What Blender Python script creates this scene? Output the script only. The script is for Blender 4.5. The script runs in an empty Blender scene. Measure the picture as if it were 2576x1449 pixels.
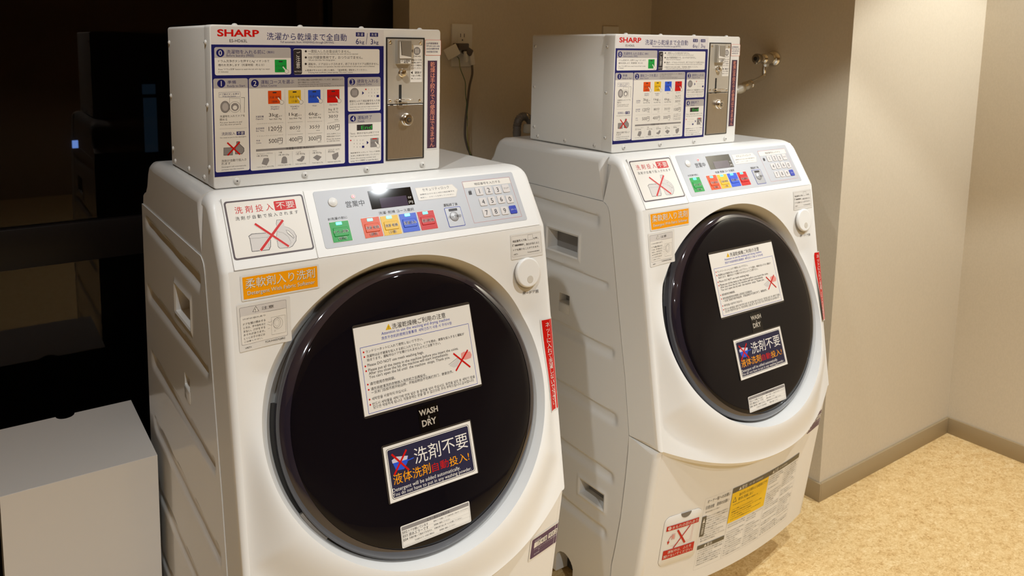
import bpy, bmesh, math, random
import numpy as np
from mathutils import Vector, Matrix
random.seed(7)
PI = math.pi
SC = bpy.context.scene
COL = SC.collection

# ------------------------------------------------------------------ camera
cam = bpy.data.cameras.new('camera'); cam_ob = bpy.data.objects.new('camera', cam); COL.objects.link(cam_ob)
cr, cu, cf = (0.8412, -0.5406, 0.0110), (0.0563, 0.1078, 0.9926), (0.5378, 0.8344, -0.1211)
m = Matrix(((cr[0], cu[0], -cf[0], -0.5957), (cr[1], cu[1], -cf[1], -1.1696), (cr[2], cu[2], -cf[2], 1.2645), (0, 0, 0, 1)))
cam_ob.matrix_world = m
cam.sensor_fit = 'HORIZONTAL'; cam.sensor_width = 36.0
cam.lens = 1911.99 / 2576 * 36.0
cam.shift_x = (1288 - 1134.49) / 2576; cam.shift_y = -(724.5 - 345.85) / 2576
cam.clip_start = .01
cam.dof.use_dof = True; cam.dof.focus_distance = 1.27; cam.dof.aperture_fstop = 9.0
SC.camera = cam_ob
# ------------------------------------------------------------------ world, exposure
w = bpy.data.worlds.new('night'); SC.world = w; w.use_nodes = True
w.node_tree.nodes['Background'].inputs[0].default_value = (.10, .16, .32, 1)
w.node_tree.nodes['Background'].inputs[1].default_value = .004
SC.view_settings.view_transform = 'Standard'; SC.view_settings.look = 'None'
SC.view_settings.gamma = 1; SC.view_settings.use_curve_mapping = False
SC.view_settings.exposure = 0.32
# ceiling downlights: (x, y, watts, cone degrees, blend)
CEIL = 2.12
DOWN = [(-.56, -.58, 26, 121, .2, 'recessed downlight in the ceiling above and left of the near washing machine'),
        (.667, -.878, 43, 105, .15, 'recessed downlight in the ceiling in front of the gap between the washing machines'),
        (1.86, -.82, 56, 112, .25, 'recessed downlight in the ceiling beside the pale wall at the right'),
        (-.45, -2.15, 64, 122, .3, 'recessed downlight in the ceiling far behind the camera, left one'),
        (.75, -2.25, 30, 118, .3, 'recessed downlight in the ceiling far behind the camera, right one')]
LC = (.945, 1.0, 1.03)
SOFT = .018
for dx, dy, wt, cone, bl, _ in DOWN:
    l = bpy.data.lights.new('downlight_lamp', 'SPOT'); l.energy = wt; l.color = LC
    l.spot_size = math.radians(cone); l.spot_blend = bl; l.shadow_soft_size = SOFT
    o = bpy.data.objects.new('downlight_lamp', l); COL.objects.link(o); o.location = (dx, dy, CEIL - .03)

# ------------------------------------------------------------------ materials
def s2l(c):
    c = c / 255
    return c / 12.92 if c <= .04045 else ((c + .055) / 1.055) ** 2.4
def rgb(r, g, b): return (s2l(r), s2l(g), s2l(b), 1)
MATS = {}
def mat(name, col=(.8, .8, .8, 1), rough=.5, metal=0, emit=None, es=0, coat=0, spec=.5, trans=0, ior=1.5):
    if name in MATS: return MATS[name]
    M = bpy.data.materials.new(name); M.use_nodes = True
    b = M.node_tree.nodes['Principled BSDF']
    b.inputs['Base Color'].default_value = col; b.inputs['Roughness'].default_value = rough
    b.inputs['Metallic'].default_value = metal; b.inputs['Specular IOR Level'].default_value = spec
    b.inputs['Coat Weight'].default_value = coat; b.inputs['Transmission Weight'].default_value = trans
    b.inputs['IOR'].default_value = ior; b.inputs['Coat Roughness'].default_value = .04
    if emit: b.inputs['Emission Color'].default_value = emit; b.inputs['Emission Strength'].default_value = es
    MATS[name] = M
    return M
def nodes(M): return M.node_tree.nodes, M.node_tree.links, M.node_tree.nodes['Principled BSDF']
def add_noise(M, c0, c1, scale, detail=4, p0=.35, p1=.65, bump=0, bscale=None, bdist=.001, stretch=(1, 1, 1)):
    n, L, b = nodes(M)
    tc = n.new('ShaderNodeTexCoord'); mp = n.new('ShaderNodeMapping'); mp.inputs['Scale'].default_value = stretch
    L.new(tc.outputs['Object'], mp.inputs['Vector'])
    t = n.new('ShaderNodeTexNoise'); t.inputs['Scale'].default_value = scale; t.inputs['Detail'].default_value = detail
    L.new(mp.outputs[0], t.inputs['Vector'])
    r = n.new('ShaderNodeValToRGB'); r.color_ramp.elements[0].position = p0; r.color_ramp.elements[1].position = p1
    r.color_ramp.elements[0].color = c0; r.color_ramp.elements[1].color = c1
    L.new(t.outputs['Fac'], r.inputs[0]); L.new(r.outputs[0], b.inputs['Base Color'])
    if bump:
        t2 = n.new('ShaderNodeTexNoise'); t2.inputs['Scale'].default_value = bscale or scale; t2.inputs['Detail'].default_value = 3
        L.new(mp.outputs[0], t2.inputs['Vector'])
        bp = n.new('ShaderNodeBump'); bp.inputs['Strength'].default_value = bump; bp.inputs['Distance'].default_value = bdist
        L.new(t2.outputs['Fac'], bp.inputs['Height']); L.new(bp.outputs[0], b.inputs['Normal'])
    return M
WHITE = mat('glossy_white_plastic', (.80, .785, .75, 1), .42, coat=.12)
BODYW = mat('painted_steel_white', (.75, .73, .695, 1), .22, coat=.4)
BOXW = mat('coin_box_paint', (.74, .71, .64, 1), .38)
add_noise(BOXW, (.73, .705, .655, 1), (.77, .745, .695, 1), 900, 2, bump=.15, bscale=1400, bdist=.0004)
RECESS = mat('recess_beige_plastic', (.60, .56, .49, 1), .35)
BLACKG = mat('black_gloss_door', (.004, .0032, .005, 1), .03, spec=.28)
RIMG = mat('smoked_door_edge', (.014, .012, .022, 1), .06, coat=1, spec=.7)
DARK = mat('dark_gap', (.012, .011, .01, 1), .6)
GREYP = mat('grey_plastic', (.30, .27, .24, 1), .4)
CHROME = mat('chrome', (.78, .76, .72, 1), .12, 1)
STEEL = mat('brushed_steel', (.62, .57, .50, 1), .33, 1)
add_noise(STEEL, (.50, .46, .40, 1), (.66, .61, .54, 1), 60, 3, .2, .8, bump=.25, bscale=80, bdist=.0003, stretch=(40, 1, 1))
BEIGEM = mat('beige_painted_steel', (.52, .47, .39, 1), .35, .3)
SCREW = mat('white_screw_head', (.66, .63, .58, 1), .25)
SCREWD = mat('dark_screw_recess', (.08, .07, .06, 1), .5)
WALL = mat('beige_woven_wallpaper', (.60, .50, .37, 1), .75)
add_noise(WALL, (.60, .52, .393, 1), (.63, .547, .418, 1), 260, 3, bump=.18, bscale=700, bdist=.0008, stretch=(1, 1, .55))
CEILM = mat('ceiling_tan_bounce', (.60, .46, .29, 1), .8)  # unseen ceiling, coloured tan to warm the bounced fill light
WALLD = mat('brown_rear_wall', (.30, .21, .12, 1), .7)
FLOOR = mat('speckled_cork_vinyl', (.6, .42, .22, 1), .42)
BASEB = mat('olive_brown_baseboard', (.36, .27, .15, 1), .5)
CAB = mat('glossy_white_laminate', (.78, .74, .69, 1), .16, coat=.2)
BFRAME = mat('black_aluminium', (.006, .004, .0035, 1), .4, spec=.25)
OUTLET = mat('ivory_outlet_plastic', (.70, .66, .58, 1), .35)
CABLE = mat('grey_brown_cable', (.10, .08, .065, 1), .45)
HOSE = mat('grey_ribbed_hose', (.16, .14, .12, 1), .5)
CLEARPL = mat('cream_plastic', (.62, .58, .48, 1), .35)
MARGIN = mat('clear_film', (.72, .69, .64, 1), .2)
# floor
n, L, b = nodes(FLOOR)
tc = n.new('ShaderNodeTexCoord'); mp = n.new('ShaderNodeMapping'); mp.inputs['Rotation'].default_value = (0, 0, .7)
mp.inputs['Scale'].default_value = (1, 1.5, 1); L.new(tc.outputs['Object'], mp.inputs[0])
t1 = n.new('ShaderNodeTexNoise'); t1.inputs['Scale'].default_value = 95; t1.inputs['Detail'].default_value = 6; t1.inputs['Roughness'].default_value = .7; t1.inputs['Distortion'].default_value = 1.2
t2 = n.new('ShaderNodeTexNoise'); t2.inputs['Scale'].default_value = 26; t2.inputs['Detail'].default_value = 4
L.new(mp.outputs[0], t1.inputs[0]); L.new(mp.outputs[0], t2.inputs[0])
ad = n.new('ShaderNodeMath'); ad.operation = 'MULTIPLY_ADD'; ad.inputs[1].default_value = .35; L.new(t2.outputs[0], ad.inputs[0]); L.new(t1.outputs[0], ad.inputs[2])
r = n.new('ShaderNodeValToRGB'); e = r.color_ramp.elements
e[0].position = .50; e[0].color = (.50, .29, .10, 1); e[1].position = .86; e[1].color = (.86, .67, .38, 1)
q = e.new(.62); q.color = (.68, .45, .19, 1); q = e.new(.72); q.color = (.76, .54, .25, 1)
L.new(ad.outputs[0], r.inputs[0]); L.new(r.outputs[0], b.inputs['Base Color'])
bp = n.new('ShaderNodeBump'); bp.inputs['Strength'].default_value = .12; bp.inputs['Distance'].default_value = .001; L.new(t1.outputs[0], bp.inputs['Height']); L.new(bp.outputs[0], b.inputs['Normal'])
# window glass: clear pane with mirror-like night reflection
GLASS = bpy.data.materials.new('window_glass'); GLASS.use_nodes = True
n, L = GLASS.node_tree.nodes, GLASS.node_tree.links; n.clear()
out = n.new('ShaderNodeOutputMaterial'); mx = n.new('ShaderNodeMixShader'); fr = n.new('ShaderNodeFresnel'); fr.inputs[0].default_value = 1.45
tr = n.new('ShaderNodeBsdfTransparent'); tr.inputs[0].default_value = (.5, .5, .52, 1); gl = n.new('ShaderNodeBsdfGlossy'); gl.inputs['Roughness'].default_value = .01; gl.inputs[0].default_value = (.8, .72, .66, 1)
L.new(fr.outputs[0], mx.inputs[0]); L.new(tr.outputs[0], mx.inputs[1]); L.new(gl.outputs[0], mx.inputs[2]); L.new(mx.outputs[0], out.inputs[0])

INK = {'K': (52, 46, 46), 'W': (226, 220, 210), 'N': (25, 26, 94), 'R': (198, 14, 8), 'G': (176, 169, 164), 'S': (138, 132, 128), 'S2': (206, 200, 194),
       'H': (212, 206, 202), 'E': (24, 152, 60), 'OR': (214, 74, 10), 'YE': (224, 178, 30), 'BL': (40, 82, 200), 'DG': (92, 82, 84), 'AM': (242, 156, 0),
       'BB': (62, 74, 168), 'PI': (224, 150, 140), 'LG': (176, 166, 150), 'DN': (40, 38, 62), 'BK': (8, 7, 8), 'LC': (70, 60, 78), 'GR': (44, 178, 66),
       'PU': (74, 52, 70), 'PK': (232, 150, 122), 'RE': (222, 108, 92), 'RD': (192, 28, 8), 'GG': (96, 88, 70), 'YL': (246, 202, 0), 'VI': (78, 48, 82),
       'W2': (196, 190, 198), 'LM': (58, 52, 46)}
PRINT = {k: mat('print_' + {'K': 'charcoal', 'W': 'paper', 'N': 'navy', 'R': 'red', 'G': 'grey', 'S': 'mid_grey', 'S2': 'pale_grey', 'H': 'header', 'E': 'green', 'OR': 'orange',
         'YE': 'yellow', 'BL': 'blue', 'DG': 'dark_grey', 'AM': 'amber', 'BB': 'ink_blue', 'PI': 'pink', 'LG': 'light_lettering', 'DN': 'dark_navy', 'BK': 'black', 'LC': 'display_grey',
         'GR': 'digit_green', 'PU': 'plum', 'PK': 'salmon', 'RE': 'coral', 'RD': 'vermilion', 'GG': 'olive_grey', 'YL': 'bright_yellow', 'VI': 'violet', 'W2': 'pale_violet', 'LM': 'laminate_edge'}[k],
         rgb(*v), .04 if k in ('BK', 'LC') else .12 if k == 'LM' else .38, spec=.5 if k in ('BK', 'LC', 'LM') else .28) for k, v in INK.items()}
PRINT['C'] = MARGIN
PRINT['SV'] = mat('silver_overlay', (.46, .465, .48, 1), .5, .12, coat=.08)

# ------------------------------------------------------------------ mesh helpers
def obj(name, me, parent=None, smooth=35, loc=None):
    o = bpy.data.objects.new(name, me); COL.objects.link(o)
    if parent: o.parent = parent
    if loc: o.location = loc
    if smooth:
        me.polygons.foreach_set('use_smooth', [True] * len(me.polygons)); me.set_sharp_from_angle(angle=math.radians(smooth))
        for p in me.polygons:
            if p.loop_total > 8: p.use_smooth = False
    return o
def mesh(name, V, F, mats, mi=None):
    me = bpy.data.meshes.new(name); me.from_pydata([tuple(v) for v in V], [], [tuple(f) for f in F])
    for M in (mats if isinstance(mats, (list, tuple)) else [mats]): me.materials.append(M)
    if mi is not None: me.polygons.foreach_set('material_index', mi)
    me.update(); return me
def bm_mesh(name, bm, M, normals=True):
    if normals: bmesh.ops.recalc_face_normals(bm, faces=bm.faces)
    me = bpy.data.meshes.new(name); bm.to_mesh(me); bm.free()
    for x in (M if isinstance(M, (list, tuple)) else [M]): me.materials.append(x)
    return me
def thing(name, label, cat, loc=(0, 0, 0), group=None):
    o = bpy.data.objects.new(name, None); COL.objects.link(o); o.location = loc; o.empty_display_size = .05
    o['label'] = label; o['category'] = cat
    if group: o['group'] = group
    return o
def tag(o, label=None, cat=None, group=None, kind=None):
    if label: o['label'] = label
    if cat: o['category'] = cat
    if group: o['group'] = group
    if kind: o['kind'] = kind
    return o
def box_bm(x0, x1, y0, y1, z0, z1, bev=0, seg=2, bm=None):
    b2 = bmesh.new()
    vs = [b2.verts.new(p) for p in [(x0, y0, z0), (x1, y0, z0), (x1, y1, z0), (x0, y1, z0), (x0, y0, z1), (x1, y0, z1), (x1, y1, z1), (x0, y1, z1)]]
    for f in [(0, 3, 2, 1), (4, 5, 6, 7), (0, 1, 5, 4), (1, 2, 6, 5), (2, 3, 7, 6), (3, 0, 4, 7)]: b2.faces.new([vs[i] for i in f])
    if bev: bmesh.ops.bevel(b2, geom=b2.edges[:], offset=bev, segments=seg, profile=.5, affect='EDGES')
    if bm is None: return b2
    me = bpy.data.meshes.new('t'); b2.to_mesh(me); b2.free(); bm.from_mesh(me); bpy.data.meshes.remove(me); return bm
def boxo(name, x0, x1, y0, y1, z0, z1, M, parent=None, bev=0, seg=2):
    return obj(name, bm_mesh(name, box_bm(x0, x1, y0, y1, z0, z1, bev, seg), M), parent)
def lathe(name, prof, M, n=24, ax=None, org=(0, 0, 0), parent=None, smooth=35):
    """prof: (radius, height) along axis ax from org"""
    a = Vector(ax or (0, 0, 1)).normalized(); u = a.orthogonal().normalized(); v = a.cross(u); og = Vector(org)
    V, F = [], []
    for rr, h in prof:
        for k in range(n):
            t = 2 * PI * k / n; V.append(og + a * h + (u * math.cos(t) + v * math.sin(t)) * max(rr, 1e-5))
    for i in range(len(prof) - 1):
        for k in range(n):
            k2 = (k + 1) % n; F.append((i * n + k, i * n + k2, (i + 1) * n + k2, (i + 1) * n + k))
    F.append(list(range(n))[::-1]); F.append([(len(prof) - 1) * n + k for k in range(n)])
    return obj(name, mesh(name, V, F, M), parent, smooth)
def tube(name, pts, rad, M, parent=None, n=12, sub=8, ribs=0):
    P = [Vector(p) for p in pts]; Q = []
    for i in range(len(P) - 1):
        p0 = P[i - 1] if i else P[0] * 2 - P[1]; p3 = P[i + 2] if i + 2 < len(P) else P[-1] * 2 - P[-2]
        for k in range(sub):
            t = k / sub; a, b_, c, d = p0, P[i], P[i + 1], p3
            Q.append(.5 * ((2 * b_) + (c - a) * t + (2 * a - 5 * b_ + 4 * c - d) * t * t + (3 * b_ - a - 3 * c + d) * t ** 3))
    Q.append(P[-1]); V, F = [], []; up = None
    for i, qv in enumerate(Q):
        tg = (Q[min(i + 1, len(Q) - 1)] - Q[max(i - 1, 0)]).normalized()
        up = tg.orthogonal().normalized() if up is None else (up - tg * up.dot(tg)).normalized()
        sd = tg.cross(up); rr = rad * (1 + (.14 if ribs and i % 2 else 0))
        for k in range(n):
            t = 2 * PI * k / n; V.append(qv + (up * math.cos(t) + sd * math.sin(t)) * rr)
    for i in range(len(Q) - 1):
        for k in range(n):
            k2 = (k + 1) % n; F.append((i * n + k, i * n + k2, (i + 1) * n + k2, (i + 1) * n + k))
    F.append(list(range(n))[::-1]); F.append([(len(Q) - 1) * n + k for k in range(n)])
    return obj(name, mesh(name, V, F, M), parent, 50)
def rr_outline(x0, y0, x1, y1, r, n=5):
    r = min(r, abs(x1 - x0) / 2 - 1e-6, abs(y1 - y0) / 2 - 1e-6); P = []
    if r <= 1e-6: return [(x0, y0), (x1, y0), (x1, y1), (x0, y1)]
    for cx, cy, a in ((x1 - r, y0 + r, -90), (x1 - r, y1 - r, 0), (x0 + r, y1 - r, 90), (x0 + r, y0 + r, 180)):
        for k in range(n + 1):
            t = math.radians(a + 90 * k / n); P.append((cx + r * math.cos(t), cy + r * math.sin(t)))
    return P
def slab(name, outline, mapf, h0, h1, bev, M, parent=None, seg=3, dome=0):
    """plate standing on a mapped plane: outline in (u,v), from height h0 up to h1 with a rounded edge"""
    n = len(outline); cx = sum(p[0] for p in outline) / n; cy = sum(p[1] for p in outline) / n
    ex = max(abs(p[0] - cx) for p in outline); ey = max(abs(p[1] - cy) for p in outline); V, F = [], []
    rings = [(0, h0)] + [(bev * (1 - math.cos(PI / 2 * k / seg)), h1 - bev * (1 - math.sin(PI / 2 * k / seg)) if bev else h1) for k in range(seg + 1)] if bev else [(0, h0), (0, h1)]
    if dome: rings += [(min(ex, ey) * .3, h1 + dome * .45), (min(ex, ey) * .6, h1 + dome * .8), (min(ex, ey) * .85, h1 + dome)]
    for ins, h in rings:
        for x, y in outline: V.append(mapf(cx + (x - cx) * (1 - ins / ex), cy + (y - cy) * (1 - ins / ey), h))
    for i in range(len(rings) - 1):
        for k in range(n):
            k2 = (k + 1) % n; F.append((i * n + k, i * n + k2, (i + 1) * n + k2, (i + 1) * n + k))
    F.append([(len(rings) - 1) * n + k for k in range(n)])
    return obj(name, mesh(name, V, F, M), parent, 40)

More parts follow.
